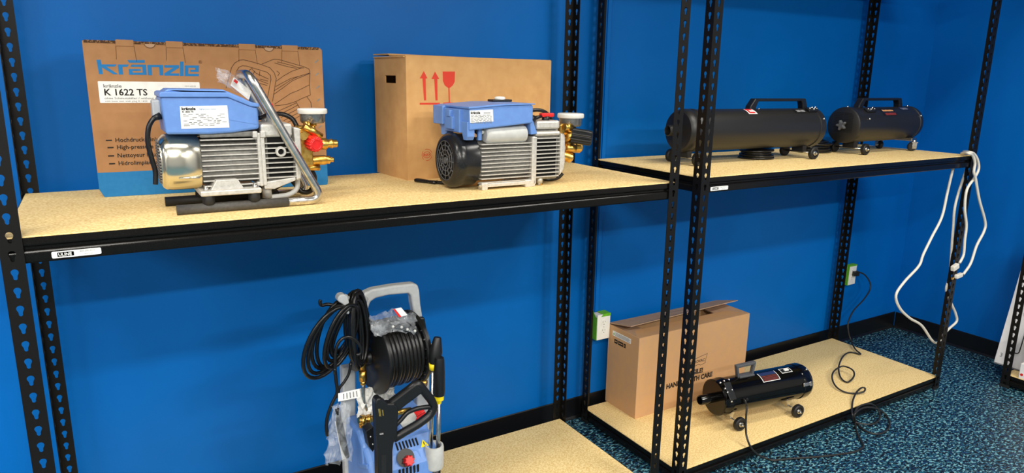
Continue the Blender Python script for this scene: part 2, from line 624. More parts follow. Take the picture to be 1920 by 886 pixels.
BEAM = [(0.004, 0.0005), (0.0035, -0.014), (0.009, -0.0165), (0.011, -0.020), (0.011, -0.0255), (0.0080, -0.0270), (0.0062, -0.0274), (0.0047, -0.0282), (0.0036, -0.0294), (0.0029, -0.0309), (0.0025, -0.0330),
        (0.0025, -0.049), (0.005, -0.0525), (0.030, -0.0525), (0.030, -0.0175), (0.0045, -0.0165)]


def beam_mesh(L):
    """rail along +x, outside face towards -y"""
    return MB().prism(BEAM, (0.003, 0, 0), Y, Z, L - 0.006)


_post_src = [None]


def shelving(label, x0, y0, W, D, levels, posts=(0, 1, 2, 3), foot_gap=0.0):
    root = thing('shelving_unit', label, 'shelf', (x0, y0, 0))
    place = [(0, 0, 0), (W, 0, 90), (W, D, 180), (0, D, 270)]
    for i in posts:
        px, py, a = place[i]
        if _post_src[0] is None:
            o = put('post', post_mesh(), 'steel', root, local=True)
            _post_src[0] = o
            o.location = (px, py, 0.0008)
            o.rotation_euler = (0, 0, R(a))
        else:
            o = share('post', _post_src[0], root, (px, py, 0.0008), (0, 0, R(a)))
        put('foot', MB().prism([(-0.0012, -0.0012), (0.043, -0.0012), (0.043, 0.006), (0.006, 0.006), (0.006, 0.043), (-0.0012, 0.043)], (0, 0, -0.0006), X, Y, 0.016), 'rubber', o, local=True)
    beams = []
    for z in levels:
        t = 0.0025
        fr = put('front_beam', MB().prism(BEAM, (0.003, 0, 0), Y, Z, W - 0.006), 'beam', root, local=True)
        fr.location = (0, t, z)
        bk = share('back_beam', fr, root, (W, D - t, z), (0, 0, PI))
        sd = put('side_beam', MB().prism(BEAM, (0.012, 0, 0), Y, Z, D - 0.024), 'beam', root, local=True)
        sd.location = (t, D, z)
        sd.rotation_euler = (0, 0, -PI / 2)
        share('side_beam', sd, root, (W - t, 0, z), (0, 0, PI / 2))
        put('shelf_board', MB().box(0.0085, W - 0.0085, 0.0085, D - 0.0085, z - 0.0145, z + 0.0025), 'board', root, bevel=0.001, seg=1, local=True)
        put('cross_brace', MB().box(W / 2 - 0.02, W / 2 + 0.02, 0.034, D - 0.034, z - 0.034, z - 0.0155), 'beam', root, local=True)
        beams.append(fr)
    return root, beams


UW, UD = 1.817, 0.6208
AX, AY = 0.0, 0.0
BX, BY = 1.9695, 0.0468
ZA, ZAB, ZB, ZBB = 1.1985, 0.0749, 1.197, 0.0653
unit_a, beams_a = shelving('black steel shelving unit holding the two blue-topped pumps and two cartons', AX, AY, UW, UD, (ZAB - 0.0025, ZA - 0.0025, 2.128))
unit_b, beams_b = shelving('black steel shelving unit holding the black cylindrical dryers, white cord looped on its post', BX, BY, UW, UD, (ZBB - 0.0025, ZB - 0.0025, 2.128))


def rail_sticker(parent, x):
    st = put('rail_sticker', MB().prism(roundrect(x, x + 0.088, -0.047, -0.033, 0.003), (0, 0.0025 - 0.0003, 0), X, Z, 0.0003), 'label', parent, local=True)
    put('logo_block', MB().prism(roundrect(x + 0.010, x + 0.039, -0.0445, -0.0355, 0.001), (0, 0.0021, 0), X, Z, 0.0002), 'inkblack', st, local=True)
    text('lettering', 'ULINE', 0.0085, 'label', st, (x + 0.0115, 0.0018, -0.043), sx=1.02, bold=0.0002)
    text('lettering', '1-800-295-5510', 0.0048, 'inkgrey', st, (x + 0.046, 0.0021, -0.0385))
    text('lettering', 'uline.com', 0.0042, 'inkgrey', st, (x + 0.056, 0.0021, -0.0445))


rail_sticker(beams_a[1], 0.085)
rail_sticker(beams_b[1], 0.052)

# ------------------------------------------------------------------ wall fittings
rw = thing('wall_raceway', 'blue painted surface cable raceway running down the wall to the outlet', 'raceway', (2.038, WALL_Y, 0.51))
put('channel', MB().prism([(2.020, WALL_Y), (2.021, WALL_Y - 0.020), (2.025, WALL_Y - 0.024), (2.051, WALL_Y - 0.024), (2.055, WALL_Y - 0.020), (2.056, WALL_Y)], (0, 0, 0.513), X, Y, 2.4), 'wall', rw)
put('cover_strip', MB().prism([(2.0285, WALL_Y - 0.024), (2.029, WALL_Y - 0.029), (2.047, WALL_Y - 0.029), (2.0475, WALL_Y - 0.024)], (0, 0, 0.513), X, Y, 2.4), 'wall', rw)


def outlet(label, xc, zc, depth, plug, tape):
    w, h = 0.072, 0.118
    t = thing('wall_outlet', label, 'outlet', (xc, WALL_Y, zc))
    yf = WALL_Y - depth
    put('back_box', MB().box(xc - w / 2 + 0.002, xc + w / 2 - 0.002, yf + 0.006, WALL_Y, zc - h / 2 + 0.002, zc + h / 2 - 0.002), 'white', t, bevel=0.002)
    pl = put('cover_plate', MB().box(xc - w / 2, xc + w / 2, yf, yf + 0.006, zc - h / 2, zc + h / 2), 'white', t, bevel=0.002)
    for s in (-1, 1):
        c = zc + s * 0.0195
        put('receptacle', MB().prism([(xc + a, c + b) for a, b in arc(0, 0, 0.0165, 35, 145, 8, 0.0165) + arc(0, 0, 0.0165, 215, 325, 8)], (0, yf, 0), X, Z, 0.0012), 'white', pl)
        sl = MB().box(xc - 0.0075, xc - 0.0055, yf - 0.0015, yf, c + 0.001, c + 0.009).box(xc + 0.0055, xc + 0.0072, yf - 0.0015, yf, c + 0.002, c + 0.008)
        sl.cyl((xc, yf, c - 0.007), (xc, yf - 0.0015, c - 0.007), 0.0025, n=10)
        put('slots', sl, 'alu_dark', pl)
    put('screw', MB().cyl((xc, yf, zc), (xc, yf - 0.0012, zc), 0.003, n=10), 'silver', pl)
    if tape == 'side':
        tp = MB().box(xc - w / 2 - 0.0012, xc - w / 2 + 0.0005, yf + 0.004, WALL_Y - 0.001, zc - h / 2 - 0.001, zc + h / 2 - 0.012)
        tp.prism([(yf + 0.010, zc + h / 2 - 0.02), (WALL_Y - 0.002, zc + h / 2 - 0.02), (WALL_Y - 0.008, zc + h / 2 + 0.018)], (xc - w / 2, 0, 0), Y, Z, 0.0012)
        put('masking_tape', tp, 'green', t)
        put('masking_tape', MB().prism([(xc - 0.018, zc + 0.050), (xc + w / 2 + 0.001, zc + 0.048), (xc + w / 2 + 0.001, zc + h / 2 + 0.002), (xc - 0.006, zc + h / 2 + 0.002), (xc - 0.010, zc + 0.056)], (0, yf - 0.0002, 0), X, Z, 0.0006)
            .box(xc - 0.006, xc + w / 2 + 0.001, yf, WALL_Y - 0.002, zc + h / 2, zc + h / 2 + 0.0014), 'green', t)
    else:
        put('masking_tape', MB().box(xc - w / 2 - 0.0012, xc - w / 2 + 0.002, yf - 0.0004, WALL_Y - 0.001, zc - h / 2, zc + h / 2), 'green', t)
        put('masking_tape', MB().box(xc - w / 2, xc + w / 2 + 0.001, yf - 0.0004, WALL_Y - 0.002, zc + h / 2 - 0.006, zc + h / 2 + 0.0014), 'green', t)
        put('masking_tape', MB().box(xc - w / 2, xc - 0.004, yf + 0.001, WALL_Y - 0.002, zc - h / 2 - 0.0014, zc - h / 2), 'green', t)
    return t


outlet('white double wall outlet with ragged green tape beside the open carton', 2.067, 0.438, 0.048, False, 'side')
outlet('white wall outlet edged in green tape with a black plug in it', 3.925, 0.426, 0.03, True, 'edge')

# ------------------------------------------------------------------ printed carton behind the tube-framed pump
KW, KD, KH = 0.5997, 0.145, 0.4016
kbox = thing('cardboard_box', 'large brown carton with blue lettering and a blue band along its bottom', 'box', (0.182, 0.4582, ZA), math.atan2(-0.033, 0.5988))
_cut = 0.010
prof = [(_cut, 0), (KW - 0.004, 0), (KW, 0.004), (KW, KH - 0.006), (KW - 0.006, KH), (0, KH), (0, _cut * 2)]
put('carton_body', MB().prism(prof, (0, KD, 0), X, Z, KD), 'kraft', kbox, local=True, bevel=0.002)
put('lid_edge', MB().box(0.004, KW - 0.010, -0.0012, KD - 0.004, KH - 0.0055, KH + 0.0015), 'kraftedge', kbox, local=True)
for a, b in (((0.0742,0.4045),(0.1153,0.4047)), ((0.1901,0.4075),(0.2309,0.4062)), ((0.3714,0.4056),(0.4148,0.4071)), ((0.4864,0.4037),(0.5307,0.4052))):
    put('lid_tab', MB().box(a[0], b[0], -0.0025, 0.030, KH - 0.012, KH + 0.0045), 'kraft', kbox, local=True, bevel=0.0015)
    for ln in ([(a[0], KH - 0.012), (a[0] - 0.002, KH - 0.045)], [(b[0], KH - 0.012), (b[0] + 0.003, KH - 0.05)]):
        put('crease', strokes(MB(), [ln], (0, -0.0004, 0), X, Z, 0.0009), 'ink', kbox, local=True)
for (cx, cz) in ((0.1522,0.3912), (0.451,0.3938)):
    put('thumb_notch', MB().prism(arc(cx, KH - 0.004, 0.0125, 180, 360, 12, 0.010), (0, -0.0002, 0), X, Z, 0.0012), 'kraftin', kbox, local=True)
    ln = MB()
    strokes(ln, [arc(cx, KH - 0.004, 0.0125, 180, 360, 12, 0.010)], (0, -0.0016, 0), X, Z, 0.001)
    put('crease', ln, 'ink', kbox, local=True)
# blue band round the foot of the carton
_zb = ((-0.0007,0.0654),(0.5979,0.0684))
put('blue_band', MB().prism([(_cut, 0.0006), (KW - 0.003, 0.0006), (KW - 0.0008, 0.004), (KW - 0.0008, _zb[1][1]), (0.0006, _zb[0][1]), (0.0006, _cut * 2)], (0, 0.0002, 0), X, Z, 0.0005), 'inkblue', kbox, local=True)
put('blue_band', MB().box(-0.0004, 0.0004, 0, KD, 0.022, _zb[0][1]), 'inkblue', kbox, local=True)
put('blue_band', MB().box(KW - 0.0004, KW + 0.0004, 0, KD, 0.008, _zb[1][1]), 'inkblue', kbox, local=True)

# blocky blue wordmark, letter by letter, on a 943 x 155 grid
_lg = ((0.0276,0.3542),(0.2685,0.3602),(0.2637,0.3164),(0.0296,0.3158))


def logo_map(p):
    a, b = (p[0] - 200) / 943.0, (p[1] - 255) / 155.0
    top = (_lg[0][0] + (_lg[1][0] - _lg[0][0]) * a, _lg[0][1] + (_lg[1][1] - _lg[0][1]) * a)
    bot = (_lg[3][0] + (_lg[2][0] - _lg[3][0]) * a, _lg[3][1] + (_lg[2][1] - _lg[3][1]) * a)
    return (top[0] + (bot[0] - top[0]) * b, top[1] + (bot[1] - top[1]) * b)


LOGO = [[(200, 255), (236, 255), (236, 398), (200, 398)], [(236, 300), (372, 300), (352, 322), (275, 322), (372, 398), (328, 398), (236, 330)],
        [(380, 301), (482, 301), (464, 324), (420, 324), (420, 400), (380, 400)],
        [(470, 258), (628, 258), (628, 284), (486, 284)],
        [(505, 302), (638, 302), (638, 402), (474, 402), (474, 345), (585, 345), (585, 364), (508, 364), (508, 380), (602, 380), (602, 323), (492, 323)],
        [(650, 304), (796, 304), (796, 404), (760, 404), (760, 326), (688, 326), (688, 404), (650, 404)],
        [(808, 306), (950, 306), (950, 330), (862, 384), (950, 384), (950, 406), (806, 406), (806, 384), (894, 330), (808, 330)],
        [(958, 272), (992, 272), (992, 408), (958, 408)],
        [(1004, 308), (1142, 308), (1142, 368), (1058, 368), (1058, 348), (1106, 348), (1106, 330), (1040, 330), (1040, 386), (1144, 386), (1144, 409), (1004, 409)]]
for pl in LOGO:
    put('wordmark_letter', MB().prism([logo_map(q) for q in pl][::-1], (0, 0.0002, 0), X, Z, 0.0006), 'inkblue', kbox, local=True)
text('registered_mark', '®', 0.012, 'ink', kbox, (_lg[1][0] - 0.002, -0.0004, _lg[1][1] - 0.010))
_lb = ((0.0245,0.301),(0.2644,0.2994),(0.2605,0.2494),(0.0237,0.2458))
lab = put('carton_label', MB().prism(roundrect(_lb[0][0], _lb[1][0], _lb[3][1], _lb[0][1], 0.002), (0, 0.0002, 0), X, Z, 0.0007), 'label', kbox, local=True)
_x, _z = _lb[0][0], _lb[0][1]
_w, _h = _lb[1][0] - _lb[0][0], _lb[0][1] - _lb[3][1]
text('lettering', 'kränzle', 0.0115, 'inkgrey', lab, (_x + 0.011, -0.0007, _z - 0.0155), bold=0.0003, sx=1.25)
text('lettering', 'K 1622 TS', 0.0235, 'inkblack', lab, (_x + 0.011, -0.0007, _z - 0.0355), bold=0.0005, sx=1.0)
text('lettering', 'ohne Schmutzkiller / without dirtkiller', 0.0072, 'inkgrey', lab, (_x + 0.011, -0.0007, _z - 0.0455), bold=0.0001, sx=1.35)
text('lettering', 'with hose reel, with plug K 1622', 0.0062, 'inkgrey', lab, (_x + 0.011, -0.0007, _z - 0.0525), sx=1.2)
text('lettering', '10.41.622 8', 0.0058, 'inkgrey', lab, (_x + _w - 0.038, -0.0007, _z - 0.013))
for i, (s, p) in enumerate(zip(('Hochdruckreiniger', 'High-pressure cleaner', 'Nettoyeur haute pression', 'Hidrolimpiadora'), ((0.0487,0.1449),(0.0506,0.1259),(0.0497,0.1041),(0.0501,0.0835)))):
    text('lettering', s, 0.0155, 'inkblack', kbox, (p[0], -0.0005, p[1]), bold=0.0002, sx=0.98)
    put('dash', MB().box(p[0] - 0.021, p[0] - 0.007, -0.0005, 0, p[1] + 0.003, p[1] + 0.0065), 'inkblack', kbox, local=True)
for p in ((0.5831,0.3619),(0.5829,0.3255),(0.5843,0.2889),(0.5841,0.2519),(0.5854,0.2131),(0.5852,0.1739)):
    put('staple', MB().prism([(p[0] - 0.006, p[1] - 0.004), (p[0] + 0.004, p[1] + 0.003), (p[0] + 0.004, p[1] + 0.007), (p[0] - 0.006, p[1])], (0, 0.0002, 0), X, Z, 0.0008), 'alu_dark', kbox, local=True)
# line drawing of a tube-framed cleaner
DRAW = [
    [(0.3312,0.2857),(0.3401,0.3146),(0.3489,0.3407),(0.3581,0.3538),(0.3698,0.3612),(0.381,0.363),(0.4004,0.3591),(0.4284,0.351),(0.4509,0.3427),(0.4617,0.3296),(0.4666,0.3134),(0.4606,0.2865),(0.4526,0.2491)],
    [(0.3552,0.312),(0.3606,0.3308),(0.3685,0.3425),(0.3785,0.347),(0.3897,0.3458),(0.4133,0.339),(0.4415,0.3307),(0.4511,0.3221),(0.4518,0.3102),(0.446,0.2864),(0.4384,0.2566)],
    [(0.4299,0.3525),(0.4624,0.3664),(0.474,0.3667),(0.5458,0.3475),(0.5591,0.3418),(0.5619,0.3343),(0.56,0.3297),(0.5293,0.3202),(0.5065,0.3139),(0.4835,0.3017),(0.4638,0.291)],
    [(0.5617,0.3298),(0.5585,0.2978),(0.56,0.2673),(0.5367,0.2581),(0.518,0.2489),(0.489,0.2399),(0.4592,0.237)],
    [(0.4566,0.2686),(0.4827,0.2867),(0.5091,0.3064),(0.5291,0.3157),(0.56,0.3282)], [(0.4587,0.279),(0.4831,0.2942),(0.5063,0.3094),(0.5293,0.3202)],
    [(0.458,0.2415),(0.481,0.2566),(0.5042,0.2717),(0.5273,0.2809),(0.5584,0.2963)],
    [(0.4722,0.3593),(0.5086,0.3513),(0.5306,0.3442),(0.5456,0.3445)], [(0.4647,0.3562),(0.5009,0.3466),(0.5245,0.3426)], [(0.4661,0.3059),(0.4876,0.3211),(0.5121,0.3349),(0.5396,0.3444)],
    [(0.4692,0.3342),(0.4762,0.3284),(0.4714,0.3209)],
    [(0.4032,0.3374),(0.4125,0.3273),(0.4446,0.3116)], [(0.3994,0.3227),(0.4184,0.3084),(0.4438,0.2983)], [(0.41,0.3331),(0.4006,0.3184),(0.4082,0.3038)], [(0.4228,0.3319),(0.4206,0.3201)],
    [(0.4229,0.3113),(0.4428,0.3057)], [(0.4193,0.2995),(0.4407,0.2938)], [(0.3987,0.289),(0.4241,0.2848)], [(0.4118,0.2714),(0.4259,0.267),(0.4209,0.2551),(0.4274,0.2446)],
    [(0.518,0.2474),(0.5249,0.2352),(0.5275,0.2275)], [(0.5506,0.2612),(0.5605,0.2458),(0.5614,0.2288)],
    [(0.4672,0.2218),(0.4946,0.2338),(0.5178,0.2444)], [(0.4711,0.2127),(0.5019,0.2277),(0.522,0.2382)], [(0.4735,0.2035),(0.5013,0.217),(0.5261,0.229)], [(0.4804,0.1943),(0.5053,0.2077),(0.527,0.2183)], [(0.4922,0.1895),(0.5108,0.1984),(0.5265,0.2075)],
    [(0.3911,0.3255),(0.3961,0.3358),(0.4034,0.3403)],
]
for ln in DRAW:
    mb = MB()
    strokes(mb, [[(a, b) for a, b in ln]], (0, 0, 0), X, Z, 0.0016, 0.0004)
    put('printed_line', mb, 'ink', kbox, local=True)

# ------------------------------------------------------------------ plain carton with red shipping marks
TW, TD, TH = 0.572, 0.232, 0.386
tbox = thing('cardboard_box', 'tan carton with red arrows and a red glass mark, hand hole in its side', 'box', (1.0325, 0.404, ZA), R(4.5))
wt = 0.004
hz0, hz1, hy0, hy1 = 0.303, 0.327, 0.072, 0.150
bd = MB()
bd.box(0, TW, 0, wt, 0, TH).box(0, TW, TD - wt, TD, 0, TH).box(TW - wt, TW, wt, TD - wt, 0, TH).box(wt, TW - wt, wt, TD - wt, 0, wt)
bd.box(0, wt, wt, TD - wt, 0, hz0).box(0, wt, wt, TD - wt, hz1, TH).box(0, wt, wt, hy0, hz0, hz1).box(0, wt, hy1, TD - wt, hz0, hz1)
# side panel with a hand hole
put('carton_body', bd, 'kraft2', tbox, local=True)
put('top_flap', MB().obox((TW / 2, TD / 4 + 0.002, TH + 0.002), X, (0, 1, 0.03), (0, -0.03, 1), TW, TD / 2, 0.004), 'kraft2', tbox, local=True, bevel=0.001)
put('top_flap', MB().obox((TW / 2 - 0.002, TD * 0.75 + 0.001, TH + 0.0045), (1, 0, -0.010), Y, (0.010, 0, 1), TW + 0.002, TD / 2 - 0.002, 0.004), 'kraft2', tbox, local=True, bevel=0.001)
put('side_flap', MB().obox((0.045, TD / 2, TH - 0.004), (1, 0, -0.05), Y, (0.05, 0, 1), 0.1, TD - 0.012, 0.004), 'kraft2', tbox, local=True)
for s in (0,):
    P = [(0.0463,0.2441),(0.1196,0.2436),(0.1196,0.2377),(0.0462,0.2383)]
    yk = (0, 0.0002, 0)
    put('ground_bar', MB().prism([(P[3][0], P[3][1]), (P[2][0], P[2][1]), (P[1][0], P[1][1]), (P[0][0], P[0][1])], yk, X, Z, 0.0005), 'inkred', tbox, local=True)
for q in ([(0.0617,0.2515),(0.0693,0.2515),(0.0684,0.3192),(0.075,0.3193),(0.0621,0.342),(0.0475,0.3189),(0.057,0.3191)], [(0.1031,0.2513),(0.1108,0.2512),(0.1105,0.318),(0.1174,0.3181),(0.1021,0.341),(0.0894,0.3178),(0.099,0.3179)]):
    put('arrow_mark', MB().prism(q, (0, 0.0002, 0), X, Z, 0.0005), 'inkred', tbox, local=True)
put('glass_mark', MB().prism([(0.1314,0.2392),(0.1773,0.2388),(0.1774,0.2431),(0.1563,0.245),(0.1552,0.2899),(0.1675,0.2984),(0.1746,0.3103),(0.1757,0.3423),(0.1302,0.3415),(0.131,0.3116),(0.1377,0.2982),(0.1506,0.2899),(0.1523,0.245),(0.1314,0.2435)], (0, 0.0002, 0), X, Z, 0.0005), 'inkred', tbox, local=True)
ring = [(0.0698,0.0788)][0]
mb = MB()
strokes(mb, [arc(ring[0], ring[1], 0.0185, 20, 110, 8), arc(ring[0], ring[1], 0.0185, 140, 230, 8), arc(ring[0], ring[1], 0.0185, 260, 350, 8), arc(ring[0], ring[1] + 0.006, 0.016, 200, 340, 8), arc(ring[0], ring[1] - 0.006, 0.016, 20, 160, 8)], (0, 0, 0), X, Z, 0.0013, 0.0004)
put('recycling_ring', mb, 'inkred', tbox, local=True)
text('lettering', 'RESY', 0.011, 'inkred', tbox, (ring[0], -0.0004, ring[1] - 0.004), align='CENTER', bold=0.0002)
tri = [(0.1372,0.0806)][0]
mb = MB()
strokes(mb, [[(tri[0] - 0.014, tri[1] - 0.008), (tri[0], tri[1] + 0.016), (tri[0] + 0.014, tri[1] - 0.008), (tri[0] - 0.014, tri[1] - 0.008)], [(tri[0] - 0.006, tri[1] - 0.004), (tri[0], tri[1] + 0.006), (tri[0] + 0.006, tri[1] - 0.004), (tri[0] - 0.006, tri[1] - 0.004)]], (0, 0, 0), X, Z, 0.0016, 0.0004)
put('recycling_triangle', mb, 'inkred', tbox, local=True)
text('lettering', 'PAP', 0.008, 'inkred', tbox, (tri[0], -0.0004, tri[1] - 0.020), align='CENTER')

# ------------------------------------------------------------------ open carton on the low shelf
OX, OY, OW, OD, OH = 2.1056, 0.4617, 0.690, 0.208, 0.377
obox = thing('cardboard_box', 'open brown carton on the low shelf marked handle with care', 'box', (OX, OY, ZBB))
bd = MB().box(0, OW, 0, wt, 0, OH).box(0, OW, OD - wt, OD, 0, OH).box(0, wt, wt, OD - wt, 0, OH).box(OW - wt, OW, wt, OD - wt, 0, OH).box(wt, OW - wt, wt, OD - wt, 0, wt)
put('carton_body', bd, 'kraft3', obox, local=True)
put('inner_flap', MB().obox((0.06, OD / 2, OH - 0.010), (1, 0, -0.12), Y, (0.12, 0, 1), 0.112, OD - 0.01, 0.004), 'kraftin', obox, local=True)
put('inner_flap', MB().obox((OW - 0.06, OD / 2, OH - 0.010), (1, 0, 0.12), Y, (-0.12, 0, 1), 0.112, OD - 0.01, 0.004), 'kraftin', obox, local=True)
put('front_flap', MB().obox((OW / 2, 0.052, OH - 0.006), X, (0, 1, -0.09), (0, 0.09, 1), OW - 0.01, 0.1, 0.004), 'kraft3', obox, local=True)
fa = math.atan2(0.035, 0.12)
put('raised_flap', MB().add([(0.0, OD, OH + 0.002), (OW, OD, OH + 0.002), (OW + 0.0, OD - 0.130, OH + 0.040), (0.012, OD - 0.135, OH + 0.026), (0.0, OD, OH + 0.006), (OW, OD, OH + 0.006), (OW, OD - 0.130, OH + 0.044), (0.012, OD - 0.135, OH + 0.030)],
    [(0, 1, 2, 3), (7, 6, 5, 4), (0, 4, 5, 1), (1, 5, 6, 2), (2, 6, 7, 3), (3, 7, 4, 0)]), 'kraftin', obox, local=True)
LY, LZ = Vector((0, -1, 0)), Z
st = put('warning_sticker', MB().prism([(0.030, 0.333), (0.155, 0.333), (0.155, 0.356), (0.030, 0.356)], (0, OD, 0), LY, LZ, 0.0006), 'label', obox, local=True)
for k in range(4):
    put('text_row', MB().prism([(0.048, 0.337 + k * 0.0043), (0.150 - 0.008 * (k % 2), 0.337 + k * 0.0043), (0.150 - 0.008 * (k % 2), 0.3388 + k * 0.0043), (0.048, 0.3388 + k * 0.0043)], (-0.0006, OD, 0), LY, LZ, 0.0002), 'inkgrey', st, local=True)
put('warning_triangle', MB().prism([(0.034, 0.338), (0.044, 0.338), (0.039, 0.349)], (-0.0006, OD, 0), LY, LZ, 0.0002), 'green', st, local=True)
for a, b in ((0.044, 0.066), (0.070, 0.105), (0.109, 0.122)):
    put('code_block', MB().prism([(a, 0.301), (b, 0.301), (b, 0.320), (a, 0.320)], (0, OD, 0), LY, LZ, 0.0005), 'inkblack', obox, local=True)
    put('code_gap', MB().prism([(a + 0.004, 0.309), (b - 0.004, 0.309), (b - 0.004, 0.3125), (a + 0.004, 0.3125)], (-0.0005, OD, 0), LY, LZ, 0.0002), 'kraft3', obox, local=True)
_o = [(0.1761,0.1124),(0.4916,0.1007),(0.4029,0.144),(0.4191,0.2177),(0.27,0.2243)]
text('lettering', 'HANDLE WITH CARE', 0.0325, 'inkblack', obox, (_o[0][0], -0.0004, _o[1][1] + 0.002), bold=0.0015, sx=0.935)
text('lettering', 'FRAGILE!', 0.0315, 'inkblack', obox, (_o[2][0], -0.0004, _o[1][1] + 0.037), bold=0.0015, sx=0.97, align='RIGHT')
mb = MB()
cx0, cz0 = _o[3][0], _o[1][1] + 0.078
strokes(mb, [[(cx0 - 0.16, cz0 + 0.012), (cx0 - 0.10, cz0 + 0.030), (cx0 - 0.04, cz0 + 0.040), (cx0 + 0.004, cz0 + 0.046), (cx0 - 0.006, cz0 + 0.012), (cx0 - 0.006, cz0 + 0.002), (cx0 - 0.035, cz0 - 0.004), (cx0 - 0.048, cz0 + 0.003), (cx0 - 0.09, cz0 - 0.004), (cx0 - 0.15, cz0 - 0.008), (cx0 - 0.16, cz0 + 0.012)]], (0, 0, 0), X, Z, 0.002, 0.0004)
put('emblem_outline', mb, 'inkblack', obox, local=True)
text('lettering', 'METROVAC', 0.020, 'inkblack', obox, (cx0 - 0.010, -0.0004, cz0 + 0.012), bold=0.0003, align='RIGHT')
text('lettering', 'Made in U.S.A.', 0.008, 'inkblack', obox, (0.445, -0.0004, 0.012), align='CENTER')

# ------------------------------------------------------------------ pumps on the upper shelf
def knurled(mb, c, axis, r, h, n=14, depth=0.0022, taper=0.94):
    """fluted hand knob"""
    a, u, w = basis(axis)
    c = Vector(c)
    m = n * 4
    prof = [(1.0, 0.0), (1.0, h * 0.75), (taper, h * 0.95), (taper * 0.85, h)]
    vs, fs, sm = [], [], []
    for s, t in prof:
        for k in range(m):
            q = 2 * PI * k / m
            rr = (r - (depth if (k % 4) >= 2 else 0)) * s
            vs.append(c + a * t + u * rr * math.cos(q) + w * rr * math.sin(q))
    for i in range(len(prof) - 1):
        for k in range(m):
            fs.append((i * m + k, i * m + (k + 1) % m, (i + 1) * m + (k + 1) % m, (i + 1) * m + k))
    fs += [tuple(range(m))[::-1], tuple(range((len(prof) - 1) * m, len(prof) * m))]
    return mb.add(vs, fs, False)


def gauge(t, x, y, z0, z1, r):
    """small upright pressure gauge: brass stem, clear body, white cap"""
    h = z1 - z0
    g = put('pressure_gauge', MB().lathe([(0, 0), (r * 0.74, -0.004), (r * 0.84, 0.001), (r * 0.86, h * 0.62), (r * 0.80, h * 0.66), (0, h * 0.66)], (x, y, z0), Z), 'gauge', t)
    put('gauge_cap', MB().lathe([(0, h * 0.60), (r * 0.96, h * 0.60), (r, h * 0.66), (r, h * 0.92), (r * 0.94, h), (0, h * 1.04)], (x, y, z0), Z), 'white', g)
    put('gauge_stem', MB().cyl((x, y, z0 - 0.035), (x, y, z0), 0.0065, n=6).cyl((x, y, z0 - 0.012), (x, y, z0 - 0.004), 0.010, n=6), 'brass', g)
    return g


# ---- pump in the chrome tube frame
p1 = thing('pressure_pump', 'pump with pale blue hood and red knob in a bent chrome tube frame', 'pump', (0.46, 0.18, ZA))
YF, YR = 0.115, 0.248
rr = 0.0118
zc = ZA + rr
fp = [(0.585, YF, zc), (0.676, YF, zc), (0.5255, YF, 1.5085), (0.512, YF + 0.004, 1.5165), (0.520, YR, 1.5165), (0.5335, YR, 1.5085), (0.675, YR, zc), (0.590, YR, zc)]
body_pts = fillet(fp[:2] + [(0.5145, YF, 1.523)] + [(0.5130, YR, 1.523)] + fp[6:], 0.034, 7)
put('tube_frame', MB().tube(body_pts, 0.0108, 14), 'chrome', p1)
put('frame_sleeve', MB().cyl((0.333, YF, zc), (0.588, YF, zc), rr, n=16), 'sleeve', p1)
put('frame_sleeve', MB().cyl((0.320, YR, zc), (0.592, YR, zc), rr, n=16), 'rubber', p1)
for x in (0.404, 0.508):
    for y in (YF, YR):
        put('rubber_foot', MB().lathe([(0, 0), (0.0125, 0), (0.014, 0.004), (0.0135, 0.014), (0.0115, 0.0215), (0, 0.0215)], (x, y, zc + rr - 0.003), Z), 'rubber', p1)
MZ, MY = 1.3155, 0.190
# foot plate and its raised bracket
fpz = zc + rr + 0.0175
put('foot_plate', MB().box(0.386, 0.524, 0.100, 0.265, fpz, fpz + 0.013), 'alu', p1, bevel=0.003)
put('foot_bracket', MB().prism([(0.410, fpz + 0.012), (0.486, fpz + 0.012), (0.472, fpz + 0.036), (0.424, fpz + 0.036)], (0, 0.27, 0), X, Z, 0.158), 'alu', p1, bevel=0.002)
for x in (0.400, 0.512):
    put('bolt', MB().cyl((x, 0.116, fpz + 0.012), (x, 0.116, fpz + 0.019), 0.0065, n=6).cyl((x, 0.116, fpz + 0.019), (x, 0.116, fpz + 0.023), 0.004, n=10), 'chrome', p1)


def squircle(r, n, e=3.2):
    out = []
    for k in range(n):
        t = 2 * PI * k / n
        c, s = math.cos(t), math.sin(t)
        d = (abs(c) ** e + abs(s) ** e) ** (-1 / e)
        out.append((r * d * c, r * d * s))
    return out


def loft(mb, secs, x_list, cy, cz, n, smooth=True):
    vs, fs = [], []
    for x, sc in zip(x_list, secs):
        for a, b in sc:
            vs.append((x, cy + a, cz + b))
    for i in range(len(secs) - 1):
        for k in range(n):
            fs.append((i * n + k, i * n + (k + 1) % n, (i + 1) * n + (k + 1) % n, (i + 1) * n + k))
    sm = [smooth] * len(fs)
    fs += [tuple(range(n)), tuple(range((len(secs) - 1) * n, len(secs) * n))[::-1]]
    return mb.add(vs, fs, sm + [False, False])


